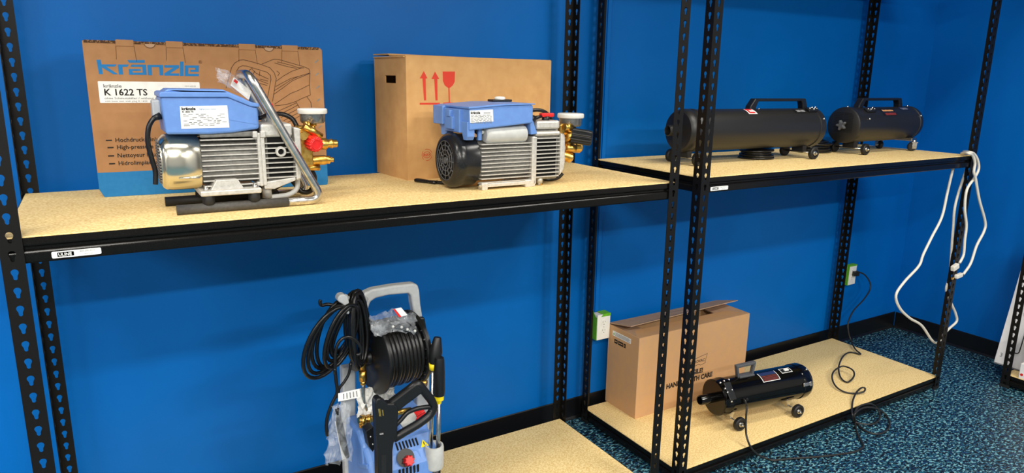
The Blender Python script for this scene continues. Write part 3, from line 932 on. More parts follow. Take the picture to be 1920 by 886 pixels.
N = 36
put('fan_cover', loft(MB(), [squircle(q, N, 2.5) for q in (0.053, 0.061, 0.0655, 0.067, 0.067)], [0.312, 0.3155, 0.323, 0.334, 0.396], MY, MZ, N), 'zinc', p1)
gr = MB()
for i in range(15):
    z = MZ - 0.049 + i * 0.007
    hw = 0.05 * math.sqrt(max(0.05, 1 - ((z - MZ) / 0.054) ** 2))
    gr.box(0.3085, 0.3125, MY - hw, MY + hw, z, z + 0.0032)
put('fan_grille', gr, 'alu_dark', p1)
put('cover_rib', MB().tube([(0.345, 0.1265, MZ - 0.033), (0.39, 0.1265, MZ - 0.033)], 0.0022, 8), 'zinc', p1)
put('motor_body', loft(MB(), [squircle(q, N, 3.0) for q in (0.056, 0.056)], [0.396, 0.531], MY, MZ, N), 'alu_dark', p1)
for i in range(10):
    z = 1.2585 + i * 0.0122
    put('cooling_fin', MB().box(0.398, 0.527, 0.1275, 0.1400, z, z + 0.0026), 'alu', p1)
put('body_top', MB().box(0.398, 0.530, 0.132, 0.248, 1.3745, 1.388), 'alu_dark', p1, bevel=0.004)
put('flange', MB().box(0.5255, 0.5345, 0.1235, 0.2565, 1.252, 1.384), 'alu', p1, bevel=0.003)
put('flange_lugs', MB().box(0.516, 0.527, 0.1215, 0.137, 1.372, 1.388).box(0.534, 0.546, 0.1215, 0.137, 1.372, 1.388).box(0.534, 0.543, 0.1235, 0.137, 1.254, 1.372).box(0.519, 0.527, 0.1225, 0.137, 1.254, 1.264), 'alu', p1, bevel=0.002)
put('case_opening', MB().box(0.552, 0.612, 0.1385, 0.1402, 1.268, 1.370), 'hole', p1)
put('sight_hole', MB().cyl((0.5795, 0.1300, 1.3365), (0.5795, 0.1240, 1.3365), 0.0072, n=18), 'hole', p1)
put('gear_case', MB().box(0.546, 0.617, 0.140, 0.245, 1.258, 1.392), 'alu_dark', p1, bevel=0.004)
put('gear_case_top', MB().box(0.536, 0.612, 0.128, 0.250, 1.372, 1.405), 'alu', p1, bevel=0.006)
for i in range(8):
    z = 1.2705 + i * 0.0122
    put('gear_case_fin', MB().box(0.543, 0.6165, 0.1275, 0.1405, z, z + 0.0026), 'alu', p1)
put('gear_case_foot', MB().prism([(0.536, 1.245), (0.560, 1.243), (0.614, 1.262), (0.614, 1.270), (0.536, 1.262)], (0, 0.25, 0), X, Z, 0.124), 'alu', p1, bevel=0.002)
put('end_plate', MB().prism([(0.6155, 1.262), (0.628, 1.266), (0.631, 1.300), (0.631, 1.392), (0.6155, 1.396)], (0, 0.255, 0), X, Z, 0.130), 'alu', p1, bevel=0.003)
put('oil_sight', MB().lathe([(0.0075, 0.0), (0.0125, 0.0), (0.013, -0.003), (0.013, -0.009), (0.0115, -0.011), (0.0075, -0.011), (0.007, -0.003), (0, -0.003)], (0.5795, 0.1275, 1.3365), (0, 1, 0)), 'alu', p1)
put('drain_spigot', MB().cyl((0.546, 0.150, 1.219), (0.546, 0.150, 1.256), 0.0115, n=16).cyl((0.546, 0.150, 1.208), (0.546, 0.150, 1.219), 0.006, n=8), 'alu', p1)
put('return_hose', MB().tube(catmull([(0.622, 0.165, 1.272), (0.626, 0.160, 1.250), (0.618, 0.155, 1.232), (0.597, 0.152, 1.222), (0.566, 0.152, 1.2195), (0.548, 0.152, 1.2195)], 6), 0.0065, 10), 'silver', p1)
put('suction_hose', MB().tube(catmull([(0.545, 0.230, 1.235), (0.58, 0.225, 1.262), (0.615, 0.225, 1.262), (0.633, 0.225, 1.240), (0.650, 0.220, 1.217), (0.672, 0.21, 1.220), (0.682, 0.205, 1.255), (0.668, 0.205, 1.285)], 6), 0.0068, 10), 'cord', p1)
put('black_cable', MB().tube(catmull([(0.540, 0.20, 1.215), (0.58, 0.195, 1.235), (0.605, 0.195, 1.25), (0.600, 0.195, 1.262), (0.57, 0.2, 1.245), (0.545, 0.21, 1.222)], 5), 0.004, 8), 'cord', p1)
# blue hood: body and lid, one slanted end
HY0, HY1 = 0.1235, 0.262
put('hood', MB().prism([(0.3265, 1.3855), (0.42, 1.3835), (0.47, 1.3855), (0.5325, 1.3935), (0.5325, 1.4450), (0.52, 1.4475), (0.470, 1.4690), (0.322, 1.4700)], (0, HY1, 0), X, Z, HY1 - HY0), 'pblue', p1, bevel=0.006, seg=3)
lid = put('hood_lid', MB().prism([(0.3200, 1.4690), (0.4650, 1.4690), (0.5160, 1.4470), (0.5350, 1.4455), (0.5355, 1.4540), (0.5190, 1.4575), (0.4680, 1.4805), (0.3240, 1.4815), (0.3200, 1.4780)], (0, HY1 + 0.004, 0), X, Z, HY1 - HY0 + 0.008), 'pblue', p1, bevel=0.003, seg=3)
put('lid_crown', MB().prism([(0.330, 1.4805), (0.462, 1.4800), (0.512, 1.4570), (0.505, 1.4660), (0.458, 1.4865), (0.340, 1.4875)], (0, HY1 - 0.012, 0), X, Z, HY1 - HY0 - 0.024), 'pblue', lid, bevel=0.003, seg=3)
put('hood_crease', MB().prism([(0.466, 1.4200), (0.5265, 1.4075), (0.5265, 1.4045), (0.466, 1.4165)], (0, HY0 + 0.0015, 0), X, Z, 0.0022), 'pblue', p1)
hl = [(0.3603,0.1235,1.4491),(0.4627,0.1235,1.4502),(0.4638,0.1235,1.3982),(0.3594,0.1235,1.3981)]
pl = put('rating_plate', MB().prism([(p[0], p[2]) for p in hl][::-1], (0, HY0 + 0.0002, 0), X, Z, 0.0008), 'label', p1)
text('lettering', 'kränzle', 0.0085, 'inkblack', pl, (hl[0][0] + 0.003 - 0.46, HY0 - 0.0008 - 0.18, hl[0][2] - 0.0085 - ZA), bold=0.0004, sx=1.2)
text('lettering', 'K 1622 TS', 0.0055, 'inkblack', pl, (hl[0][0] + 0.004 - 0.46, HY0 - 0.0008 - 0.18, hl[0][2] - 0.0145 - ZA), bold=0.0002)
text('lettering', 'High-pressure cleaner', 0.0042, 'inkblue', pl, (hl[0][0] + 0.040 - 0.46, HY0 - 0.0008 - 0.18, hl[0][2] - 0.008 - ZA))
rows = MB()
random.seed(3)
for i in range(8):
    z = hl[0][2] - 0.0195 - i * 0.0037
    x = hl[0][0] + 0.005
    while x < hl[1][0] - 0.008:
        w = random.uniform(0.004, 0.013)
        if random.random() < 0.62:
            rows.box(x, min(x + w, hl[1][0] - 0.004), HY0 - 0.0009, HY0 - 0.0006, z, z + random.uniform(0.0011, 0.0019))
        x += w + random.uniform(0.002, 0.007)
put('text_rows', rows, 'inkgrey', pl)['kind'] = 'stuff'
put('switch_box', MB().box(0.306, 0.324, 0.165, 0.205, 1.415, 1.462), 'grey', p1, bevel=0.004)
put('power_cable', MB().tube(catmull([(0.318, 0.165, 1.425), (0.305, 0.160, 1.418), (0.294, 0.158, 1.398), (0.290, 0.157, 1.365), (0.294, 0.156, 1.330), (0.299, 0.155, 1.300), (0.298, 0.154, 1.281), (0.2965, 0.153, 1.268)], 6), 0.0056, 10), 'cord', p1)
put('cable_gland', MB().cyl((0.322, 0.165, 1.426), (0.306, 0.162, 1.420), 0.0085, 0.006, n=12), 'black', p1)
# pump head in brass
put('pump_head', MB().box(0.631, 0.668, 0.150, 0.235, 1.290, 1.392), 'brass', p1, bevel=0.006, seg=3)
hd = MB()
hd.cyl((0.632, 0.17, 1.385), (0.662, 0.17, 1.385), 0.012, n=14).cyl((0.640, 0.165, 1.372), (0.640, 0.130, 1.372), 0.010, n=12)
hd.cyl((0.645, 0.145, 1.397), (0.690, 0.150, 1.368), 0.009, n=12).cyl((0.668, 0.20, 1.372), (0.668, 0.20, 1.405), 0.010, n=8)
put('valve_caps', hd, 'brass', p1)
put('outlet_fitting', MB().lathe([(0, 0), (0.014, 0), (0.014, 0.030), (0.0155, 0.032), (0.0155, 0.046), (0.011, 0.048), (0.011, 0.056), (0.0125, 0.058), (0.0125, 0.062), (0.0105, 0.064), (0.0105, 0.074), (0, 0.074)], (0.666, 0.185, 1.346), X, n=20), 'brass', p1)
put('inlet_fitting', MB().lathe([(0, 0), (0.013, 0), (0.013, 0.050), (0.011, 0.053), (0.011, 0.062), (0.007, 0.064), (0.007, 0.072), (0, 0.072)], (0.655, 0.180, 1.304), X, n=18), 'brass', p1)
put('lower_fitting', MB().cyl((0.640, 0.180, 1.287), (0.690, 0.180, 1.284), 0.008, n=12).cyl((0.655, 0.180, 1.300), (0.655, 0.180, 1.272), 0.008, n=12), 'brass', p1)
put('knob_stem', MB().cyl((0.664, 0.175, 1.353), (0.668, 0.145, 1.353), 0.012, n=14), 'brass', p1)
put('pressure_knob', knurled(MB(), (0.6645, 0.152, 1.3535), (0.16, -1, -0.10), 0.0205, 0.031), 'red', p1)
put('knob_face', MB().lathe([(0.011, 0), (0.0125, 0.0015), (0.014, 0)], Vector((0.6645, 0.152, 1.3535)) + Vector((0.16, -1, -0.10)).normalized() * 0.0312, (0.16, -1, -0.10)), 'red', p1)
gauge(p1, 0.6885, 0.22, 1.403, 1.437, 0.0385)
put('starter_tap', MB().cyl((0.576, 0.190, 1.405), (0.576, 0.190, 1.438), 0.013, 0.010, n=16), 'silver', p1)
put('tap_lever', MB().box(0.568, 0.582, 0.184, 0.196, 1.437, 1.452), 'red', p1, bevel=0.003)
put('control_hose', MB().tube(catmull([(0.548, 0.2, 1.415), (0.575, 0.23, 1.420), (0.61, 0.235, 1.423), (0.635, 0.225, 1.412), (0.645, 0.215, 1.392)], 6), 0.006, 10), 'cord', p1)

# bag of small fittings lying on the hood
bag = thing('plastic_bag', 'small crumpled plastic bag with a white slip lying on the blue hood', 'bag', (0.492, 0.2, 1.473))


def crumple(mb, c, U, V, su, sv, seed, amp, n=9, taper=0.0, thick=0.012):
    """closed, crumpled film pouch"""
    rnd = random.Random(seed)
    c, U, V = Vector(c), Vector(U).normalized(), Vector(V).normalized()
    W = U.cross(V).normalized()
    for s in (-1, 1):
        vs, fs = [], []
        for i in range(n):
            for j in range(n):
                a, b = i / (n - 1) * 2 - 1, j / (n - 1) * 2 - 1
                edge = (1 - a ** 4) * (1 - b ** 4)
                ww = s * thick * edge * (0.6 + 0.4 * rnd.random()) + rnd.uniform(-amp, amp)
                k = 1 - taper * (b + 1) / 2
                vs.append(c + U * (a * su / 2 * k + rnd.uniform(-amp, amp)) + V * (b * sv / 2 + rnd.uniform(-amp, amp)) + W * ww)
        for i in range(n - 1):
            for j in range(n - 1):
                fs.append((i * n + j, (i + 1) * n + j, (i + 1) * n + j + 1, i * n + j + 1))
        mb.add(vs, fs, False)
    return mb


put('film', crumple(MB(), (0.490, 0.205, 1.503), (0.8, -0.1, -0.5), (0.15, 0.9, 0.5), 0.072, 0.06, 4, 0.005), 'bag', bag)
put('paper_slip', MB().obox((0.5085, 0.190, 1.4885), (0.62, 0, -0.55), (0.3, 0.9, 0.35), (0.5, -0.3, 0.6), 0.052, 0.05, 0.003), 'label', bag)
put('red_corner', MB().obox((0.4935, 0.1685, 1.5055), (0.62, 0, -0.55), (0.3, 0.9, 0.35), (0.5, -0.3, 0.6), 0.009, 0.008, 0.004), 'red', bag)

# ---- bare pump with black fan cover
p2 = thing('pressure_pump', 'bare pump with a round black fan cover and black knob beside the tan carton', 'pump', (1.24, 0.19, ZA))
MY2, MZ2 = 0.200, 1.2835
put('fan_cover', MB().lathe([(0.0, 0.008), (0.060, 0.008), (0.060, 0.0), (0.066, 0.0), (0.0735, 0.004), (0.0795, 0.012), (0.0815, 0.024), (0.0800, 0.036), (0.0780, 0.040), (0.0775, 0.080), (0.074, 0.083), (0, 0.083)], (1.066, MY2, MZ2), X, n=44), 'fan', p2)
gr = MB()
for q in (0.018, 0.031, 0.045, 0.058):
    gr.torus((1.068, MY2, MZ2), X, q, 0.0017, 36, 6)
for k in range(12):
    a = 2 * PI * k / 12
    gr.cyl((1.068, MY2 + 0.018 * math.cos(a), MZ2 + 0.018 * math.sin(a)), (1.068, MY2 + 0.060 * math.cos(a), MZ2 + 0.060 * math.sin(a)), 0.0015, n=6)
gr.cyl((1.0665, MY2, MZ2), (1.072, MY2, MZ2), 0.010, n=16)
put('fan_grille', gr, 'darkgrey', p2)
put('fan_opening', MB().cyl((1.0735, MY2, MZ2), (1.0742, MY2, MZ2), 0.060, n=30), 'hole', p2)
put('motor_body', loft(MB(), [squircle(q, N, 3.0) for q in (0.064, 0.064)], [1.146, 1.327], MY2, MZ2, N), 'alu_dark', p2)
for i in range(11):
    z = 1.2190 + i * 0.01125
    put('cooling_fin', MB().box(1.150, 1.324, 0.1265, 0.142, z, z + 0.0027), 'alu', p2)
put('flange', MB().box(1.323, 1.335, 0.123, 0.277, 1.206, 1.352), 'alu', p2, bevel=0.003)
put('flange_lugs', MB().box(1.331, 1.340, 0.124, 0.140, 1.206, 1.350), 'alu', p2, bevel=0.002)
put('case_opening', MB().box(1.350, 1.420, 0.1385, 0.1402, 1.228, 1.345), 'hole', p2)
put('gear_case', MB().box(1.336, 1.430, 0.140, 0.262, 1.216, 1.372), 'alu_dark', p2, bevel=0.006)
for i in range(11):
    z = 1.2250 + i * 0.01180
    put('gear_case_fin', MB().box(1.334, 1.4305 - 0.0009 * abs(i - 5), 0.1280, 0.146, z, z + 0.0030), 'alu', p2)
put('gear_case_top', MB().box(1.336, 1.428, 0.126, 0.262, 1.352, 1.366).box(1.340, 1.426, 0.128, 0.255, 1.372, 1.398), 'alu', p2, bevel=0.006)
put('end_plate', MB().prism([(1.430, 1.225), (1.446, 1.245), (1.450, 1.27), (1.448, 1.345), (1.430, 1.360)], (0, 0.262, 0), X, Z, 0.134), 'alu', p2, bevel=0.004)
put('end_bosses', MB().cyl((1.432, 0.150, 1.345), (1.452, 0.150, 1.345), 0.012, n=14).cyl((1.432, 0.150, 1.310), (1.455, 0.150, 1.310), 0.014, n=14).cyl((1.432, 0.150, 1.262), (1.452, 0.150, 1.262), 0.013, n=14), 'alu', p2)
put('base_rail', MB().box(1.158, 1.330, 0.126, 0.150, 1.2065, 1.2180), 'alu', p2, bevel=0.002)
for x0, x1 in ((1.150, 1.172), (1.300, 1.338)):
    for y0, y1 in ((0.124, 0.152), (0.25, 0.276)):
        put('foot', MB().prism([(x0 + 0.002, ZA), (x1 - 0.002, ZA), (x1, 1.2195), (x0, 1.2195)], (0, y1, 0), X, Z, y1 - y0), 'alu', p2, bevel=0.002)
put('foot_screw', MB().cyl((1.146, 0.138, 1.212), (1.146, 0.124, 1.212), 0.0045, n=10), 'chrome', p2)
put('drain_plug', MB().cyl((1.366, 0.146, 1.206), (1.366, 0.146, 1.222), 0.010, n=14).cyl((1.366, 0.146, 1.1995), (1.366, 0.146, 1.206), 0.006, n=8), 'alu', p2)
put('drain_screw', MB().cyl((1.370, 0.143, 1.1995), (1.370, 0.143, 1.204), 0.005, n=8), 'brass', p2)
# blue terminal hood
put('hood', MB().prism([(1.104, 1.3755), (1.318, 1.3930), (1.318, 1.4440), (1.305, 1.4490), (1.220, 1.4470), (1.104, 1.4385)], (0, 0.318, 0), X, Z, 0.203), 'pblue', p2, bevel=0.004, seg=2)
put('hood_lid', MB().prism([(1.100, 1.4365), (1.220, 1.4450), (1.322, 1.4470), (1.322, 1.4505), (1.220, 1.4505), (1.100, 1.4420)], (0, 0.322, 0), X, Z, 0.211), 'pblue', p2, bevel=0.0015)
put('hood_end', MB().box(1.088, 1.108, 0.262, 0.330, 1.384, 1.440).box(1.094, 1.106, 0.160, 0.262, 1.366, 1.434), 'pblue', p2, bevel=0.003)
put('hood_latch', MB().box(1.086, 1.098, 0.192, 0.236, 1.374, 1.412).box(1.083, 1.096, 0.202, 0.226, 1.410, 1.430), 'pblue', p2, bevel=0.003)
put('skirt', MB().prism([(0.120, 1.400), (0.120, 1.358), (0.128, 1.347), (0.146, 1.347), (0.154, 1.366), (0.250, 1.372), (0.262, 1.352), (0.296, 1.352), (0.306, 1.400)], (1.0995, 0, 0), Y, Z, 0.024), 'pblue', p2, bevel=0.002)
put('skirt_post', MB().box(1.146, 1.158, 0.140, 0.152, 1.344, 1.392), 'pblue', p2, bevel=0.002)
put('bracket', MB().prism([(1.310, 1.400), (1.322, 1.400), (1.338, 1.360), (1.316, 1.358)], (0, 0.16, 0), X, Z, 0.04), 'pblue', p2, bevel=0.002)
put('capacitor', MB().lathe([(0, 0), (0.0195, 0), (0.0255, 0.006), (0.0265, 0.012), (0.0265, 0.128), (0.0245, 0.137), (0.016, 0.139), (0, 0.139)], (1.168, 0.146, 1.3595), X, n=32), 'silver', p2)
put('capacitor_tip', MB().cyl((1.160, 0.150, 1.368), (1.169, 0.150, 1.368), 0.007, n=12), 'white', p2)
put('capacitor_wire', MB().tube(catmull([(1.132, 0.165, 1.388), (1.142, 0.155, 1.378), (1.152, 0.150, 1.370), (1.164, 0.150, 1.366)], 5), 0.0035, 8).tube(catmull([(1.134, 0.175, 1.386), (1.146, 0.160, 1.368), (1.160, 0.152, 1.355)], 5), 0.0035, 8), 'cord', p2)
hl = [(1.1042,0.115,1.4321),(1.1794,0.115,1.4344),(1.1815,0.115,1.4001),(1.1059,0.115,1.3978)]
pl = put('rating_plate', MB().prism([(p[0], p[2]) for p in hl][::-1], (0, 0.1152, 0), X, Z, 0.0009), 'label', p2)
text('lettering', 'kränzle', 0.0095, 'inkblack', pl, (hl[0][0] + 0.003 - 1.24, 0.1142 - 0.19, hl[0][2] - 0.0095 - ZA), bold=0.0004, sx=1.1)
rows = MB()
for i in range(7):
    z = hl[0][2] - 0.0145 - i * 0.0036
    x = hl[0][0] + 0.004
    while x < hl[1][0] - 0.006:
        w = random.uniform(0.004, 0.014)
        rows.box(x, min(x + w, hl[1][0] - 0.003), 0.1140, 0.1144, z, z + random.uniform(0.0012, 0.002))
        x += w + random.uniform(0.002, 0.005)
rows.box(hl[0][0] + 0.045, hl[1][0] - 0.008, 0.1140, 0.1144, hl[0][2] - 0.0085, hl[0][2] - 0.0065)
put('text_rows', rows, 'inkgrey', pl)['kind'] = 'stuff'
put('paper_tag', MB().box(1.108, 1.125, 0.165, 0.20, 1.4415, 1.4425), 'orange', p2)
put('hood_switch', MB().box(1.255, 1.325, 0.25, 0.285, 1.4505, 1.4575), 'black', p2, bevel=0.002)
put('switch_cap', MB().lathe([(0, 0), (0.017, 0), (0.018, 0.004), (0.014, 0.009), (0, 0.010)], (1.290, 0.268, 1.457), Z), 'white', p2)
put('control_hose', MB().tube(catmull([(1.3582,0.19,1.4259),(1.3819,0.19,1.4273),(1.4059,0.19,1.4222),(1.4265,0.19,1.4086),(1.4373,0.19,1.3901),(1.4422,0.19,1.3665)], 6), 0.0058, 10), 'cord', p2)
put('tap_body', MB().cyl((1.318, 0.135, 1.402), (1.336, 0.138, 1.405), 0.013, 0.010, n=14).cyl((1.334, 0.138, 1.405), (1.370, 0.145, 1.411), 0.007, 0.004, n=12).cyl((1.386, 0.150, 1.392), (1.386, 0.150, 1.410), 0.012, n=14), 'black', p2)
put('tap_lever', MB().box(1.366, 1.412, 0.140, 0.158, 1.408, 1.420), 'red', p2, bevel=0.003)
# brass head
put('pump_head', MB().box(1.448, 1.494, 0.158, 0.250, 1.280, 1.385), 'brass', p2, bevel=0.006, seg=3)
hd = MB()
hd.cyl((1.455, 0.145, 1.376), (1.480, 0.145, 1.376), 0.011, n=12).cyl((1.468, 0.160, 1.330), (1.500, 0.140, 1.362), 0.010, n=12).cyl((1.466, 0.150, 1.312), (1.500, 0.145, 1.306), 0.012, n=12)
hd.cyl((1.498, 0.19, 1.36), (1.498, 0.19, 1.395), 0.010, n=8)
put('valve_caps', hd, 'brass', p2)
put('outlet_fitting', MB().lathe([(0, 0), (0.015, 0), (0.016, 0.044), (0.019, 0.046), (0.019, 0.066), (0.014, 0.072), (0, 0.072)], (1.470, 0.180, 1.312), (1, -0.12, -0.06), n=20), 'brass', p2)
put('inlet_fitting', MB().lathe([(0, 0), (0.017, 0), (0.018, 0.034), (0.013, 0.040), (0, 0.040)], (1.455, 0.160, 1.288), (1, -0.2, -0.3), n=18), 'brass', p2)
put('knob_stem', MB().cyl((1.472, 0.168, 1.350), (1.500, 0.142, 1.347), 0.014, n=14), 'brass', p2)
put('pressure_knob', knurled(MB(), (1.490, 0.152, 1.3485), (0.72, -0.66, -0.12), 0.0245, 0.064, n=16), 'black', p2)
gauge(p2, 1.5165, 0.20, 1.378, 1.415, 0.0430)
put('power_cable', MB().tube(catmull([(1.088, 0.30, 1.2045), (1.072, 0.295, 1.2045), (1.062, 0.34, 1.2045), (1.050, 0.365, 1.2045), (1.042, 0.360, 1.2045), (1.062, 0.325, 1.2045), (1.10, 0.275, 1.2045), (1.14, 0.25, 1.205)], 6), 0.0055, 8), 'cord', p2)
put('drain_hose', MB().tube(catmull([(1.395, 0.2, 1.215), (1.43, 0.195, 1.2055), (1.462, 0.185, 1.210), (1.478, 0.18, 1.224)], 6), 0.006, 8), 'cord', p2)

# ------------------------------------------------------------------ cylindrical dryers
def wheel(t, x, y, r, w, side, hubmat='chrome'):
    """plain wheel, axis along y; side = outward direction"""
    wh = put('wheel', MB().lathe([(0, -w / 2), (r * 0.86, -w / 2), (r, -w * 0.32), (r, w * 0.32), (r * 0.86, w / 2), (r * 0.62, w / 2), (r * 0.58, w * 0.3), (0, w * 0.3)], (x, y, r), (0, side, 0), n=24), 'rubber', t, local=True)
    put('hub', MB().lathe([(0, w * 0.3), (r * 0.42, w * 0.3), (r * 0.36, w * 0.46), (r * 0.22, w * 0.5), (r * 0.22, w * 0.8), (r * 0.15, w * 0.95), (0, w * 1.0)], (x, y, r), (0, side, 0), n=16), hubmat, wh, local=True)
    return wh


def caster(t, x, y, r, side, yaw):
    """swivel caster with chrome fork"""
    c, s = math.cos(yaw), math.sin(yaw)
    ca = put('caster', MB().lathe([(0, -0.009), (r * 0.86, -0.009), (r, -0.006), (r, 0.006), (r * 0.86, 0.009), (0, 0.009)], (x, y, r), (-s, c, 0), n=22), 'rubber', t, local=True)
    fk = MB()
    for q in (-1, 1):
        fk.obox((x - s * q * 0.0125 + c * 0.006, y + c * q * 0.0125 + s * 0.006, r * 1.25), (c, s, 0), (-s, c, 0), (0, 0, 1), 0.022, 0.002, r * 1.3)
    fk.obox((x + c * 0.006, y + s * 0.006, r * 2.0), (c, s, 0), (-s, c, 0), (0, 0, 1), 0.028, 0.030, 0.005)
    fk.cyl((x + c * 0.008, y + s * 0.008, r * 2.0), (x + c * 0.008, y + s * 0.008, r * 2.0 + 0.012), 0.010, n=12)
    fk.cyl((x + s * 0.017, y - c * 0.017, r), (x - s * 0.017, y + c * 0.017, r), 0.005, n=10)
    put('fork', fk, 'chrome', ca, local=True)
    return ca


def strap_handle(t, x0, x1, zb, h, w, m, th=0.016, inset=0.03):
    """moulded carry handle with sloped ends and a long hole"""
    o = [(x0, zb), (x0 + 0.004, zb + h * 0.35), (x0 + inset, zb + h), (x1 - inset * 0.6, zb + h), (x1 - 0.004, zb + h * 0.30), (x1, zb),
         (x1 - 0.030, zb), (x1 - 0.034, zb + h * 0.42), (x1 - inset - 0.012, zb + h - th * 0.75), (x0 + inset + 0.020, zb + h - th * 0.75), (x0 + 0.040, zb + h * 0.36), (x0 + 0.034, zb)]
    return put('handle', MB().prism(o, (0, w / 2, 0), X, Z, w), m, t, local=True, bevel=0.004, seg=2)


def on_side(x, ang, r, zc):
    """point on the barrel; ang measured from straight up towards -y"""
    return Vector((x, -r * math.sin(R(ang)), zc + r * math.cos(R(ang))))


def barrel_patch(t, name, x0, x1, a0, a1, r, zc, m, lift=0.0008, n=8, parent=None):
    vs, fs = [], []
    for k in range(n + 1):
        a = a0 + (a1 - a0) * k / n
        for x in (x0, x1):
            vs.append(on_side(x, a, r + lift, zc))
    for k in range(n):
        fs.append((2 * k, 2 * k + 2, 2 * k + 3, 2 * k + 1))
    return put(name, MB().add(vs, fs, True), m, parent or t, local=True)


# ---- long dryer with round nozzle
WR = 0.0265
d1 = thing('air_dryer', 'long satin black cylinder dryer with a round nozzle, on small wheels', 'dryer', (2.165, 0.383, ZB), math.atan2(0.345 - 0.383, 2.93 - 2.165))
r1, z1, L1 = 0.0835, 0.1325, 0.770
put('barrel', MB().lathe([(0, 0.02), (r1 - 0.004, 0.02), (r1 - 0.004, 0.060), (r1, 0.062), (r1, L1 - 0.03), (0, L1 - 0.03)], (0, 0, z1), X, n=48), 'satin', d1, local=True)
put('nozzle_cap', MB().lathe([(0, 0.004), (r1 * 0.80, 0.004), (r1 * 0.92, 0.006), (r1 * 0.985, 0.013), (r1 + 0.002, 0.026), (r1 + 0.002, 0.046), (r1 - 0.001, 0.050), (r1 - 0.001, 0.054), (r1 + 0.002, 0.058), (r1 + 0.002, 0.074), (r1 - 0.002, 0.077)], (0, 0, z1), X, n=48), 'satin', d1, local=True)
put('nozzle', MB().lathe([(0.0, -0.018), (0.0150, -0.018), (0.0170, -0.046), (0.0185, -0.048), (0.0210, -0.046), (0.0225, 0.004)], (0, 0, z1 + 0.002), X, n=24), 'satin', d1, local=True)
put('nozzle_mouth', MB().cyl((-0.0182, 0, z1 + 0.002), (-0.0178, 0, z1 + 0.002), 0.0149, n=20), 'hole', d1, local=True)
put('rear_cap', MB().lathe([(r1 - 0.001, L1 - 0.034), (r1 + 0.003, L1 - 0.032), (r1 + 0.003, L1 - 0.004), (r1 - 0.002, L1), (0, L1 + 0.004)], (0, 0, z1), X, n=48), 'satin', d1, local=True)
strap_handle(d1, 0.372, 0.722, z1 + r1 - 0.004, 0.046, 0.030, 'black', inset=0.028)
stk = barrel_patch(d1, 'warning_sticker', 0.330, 0.378, 12, 40, r1, z1, 'label')
barrel_patch(d1, 'sticker_print', 0.333, 0.372, 12, 20, r1, z1, 'red', 0.0012, parent=stk)
barrel_patch(d1, 'sticker_print', 0.336, 0.346, 20, 36, r1, z1, 'red', 0.0012, parent=stk)
barrel_patch(d1, 'sticker_print', 0.336, 0.370, 30, 37, r1, z1, 'red', 0.0012, parent=stk)
bz = barrel_patch(d1, 'badge', 0.608, 0.680, 20, 38, r1, z1, 'black', 0.0016)
barrel_patch(d1, 'badge_print', 0.620, 0.644, 24, 34, r1, z1, 'inkgrey', 0.002, 4, parent=bz)
barrel_patch(d1, 'badge_print', 0.648, 0.670, 24, 34, r1, z1, 'inkgrey', 0.002, 4, parent=bz)
mb = MB()
c = on_side(0.716, 28, r1 + 0.004, z1)
nrm = (c - Vector((0.716, 0, z1))).normalized()
put('switch_plate', MB().obox(c, X, nrm.cross(X), nrm, 0.058, 0.024, 0.010), 'black', d1, local=True, bevel=0.003)
put('toggle_switch', MB().cyl(c + nrm * 0.004 + X * 0.008, c + nrm * 0.018 + X * 0.014, 0.004, 0.003, n=12).cyl(c + nrm * 0.004 + X * 0.008, c + nrm * 0.008 + X * 0.009, 0.0065, n=10).ball(c + nrm * 0.008 - X * 0.018, 0.005).ball(c + nrm * 0.008 + X * 0.026, 0.004), 'chrome', d1, local=True)
for x, a in ((0.756, 62), (0.756, 5)):
    q = on_side(x, a, r1 + 0.003, z1)
    put('screw', MB().ball(q, 0.005), 'chrome', d1, local=True)
q = on_side(0.43, 6, r1, z1)
put('screw', MB().ball(q, 0.004), 'chrome', d1, local=True)
for x in (0.047, 0.712):
    put('axle', MB().cyl((x, -0.072, WR), (x, 0.072, WR), 0.0035, n=10), 'chrome', d1, local=True)
    put('axle_bracket', MB().box(x - 0.012, x + 0.012, -0.030, 0.030, WR, z1 - r1 + 0.010), 'satin', d1, local=True, bevel=0.002)
    for s in (-1, 1):
        wheel(d1, x, s * 0.078, WR, 0.020, s)

# ---- shorter dryer with slotted end and star knob
d2 = thing('air_dryer', 'short satin black dryer with slotted end plate and star knob, chrome casters', 'dryer', (3.195, 0.362, ZB), R(1.2))
r2, z2, L2 = 0.0810, 0.1345, 0.545
put('barrel', MB().lathe([(0, 0.012), (r2, 0.012), (r2, L2 - 0.02), (0, L2 - 0.02)], (0, 0, z2), X, n=48), 'satin', d2, local=True)
ep = put('end_plate', MB().lathe([(0, 0), (r2 - 0.004, 0), (r2 + 0.002, 0.004), (r2 + 0.003, 0.030), (r2, 0.032)], (0, 0, z2), X, n=48), 'satin', d2, local=True)
for i in range(13):
    z = -0.030 + i * 0.0072
    if abs(z) > 0.066:
        continue
    hw = min(0.048, math.sqrt(max(0, (r2 - 0.012) ** 2 - z * z)))
    for a, b in ((-hw, -0.003), (0.003, hw)):
        put('slot', MB().box(-0.0012, 0.001, a, b, z2 + z - 0.0012, z2 + z + 0.0012), 'hole', ep, local=True)
star = []
for k in range(40):
    a = 2 * PI * k / 40
    q = 0.0185 + 0.0062 * math.cos(5 * a)
    star.append((q * math.cos(a), q * math.sin(a)))
put('star_knob', MB().prism([(a, z2 + b) for a, b in star], (-0.022, 0, 0), Y, Z, 0.016).cyl((-0.008, 0, z2), (0, 0, z2), 0.008, n=12), 'darkgrey', d2, local=True, bevel=0.003)
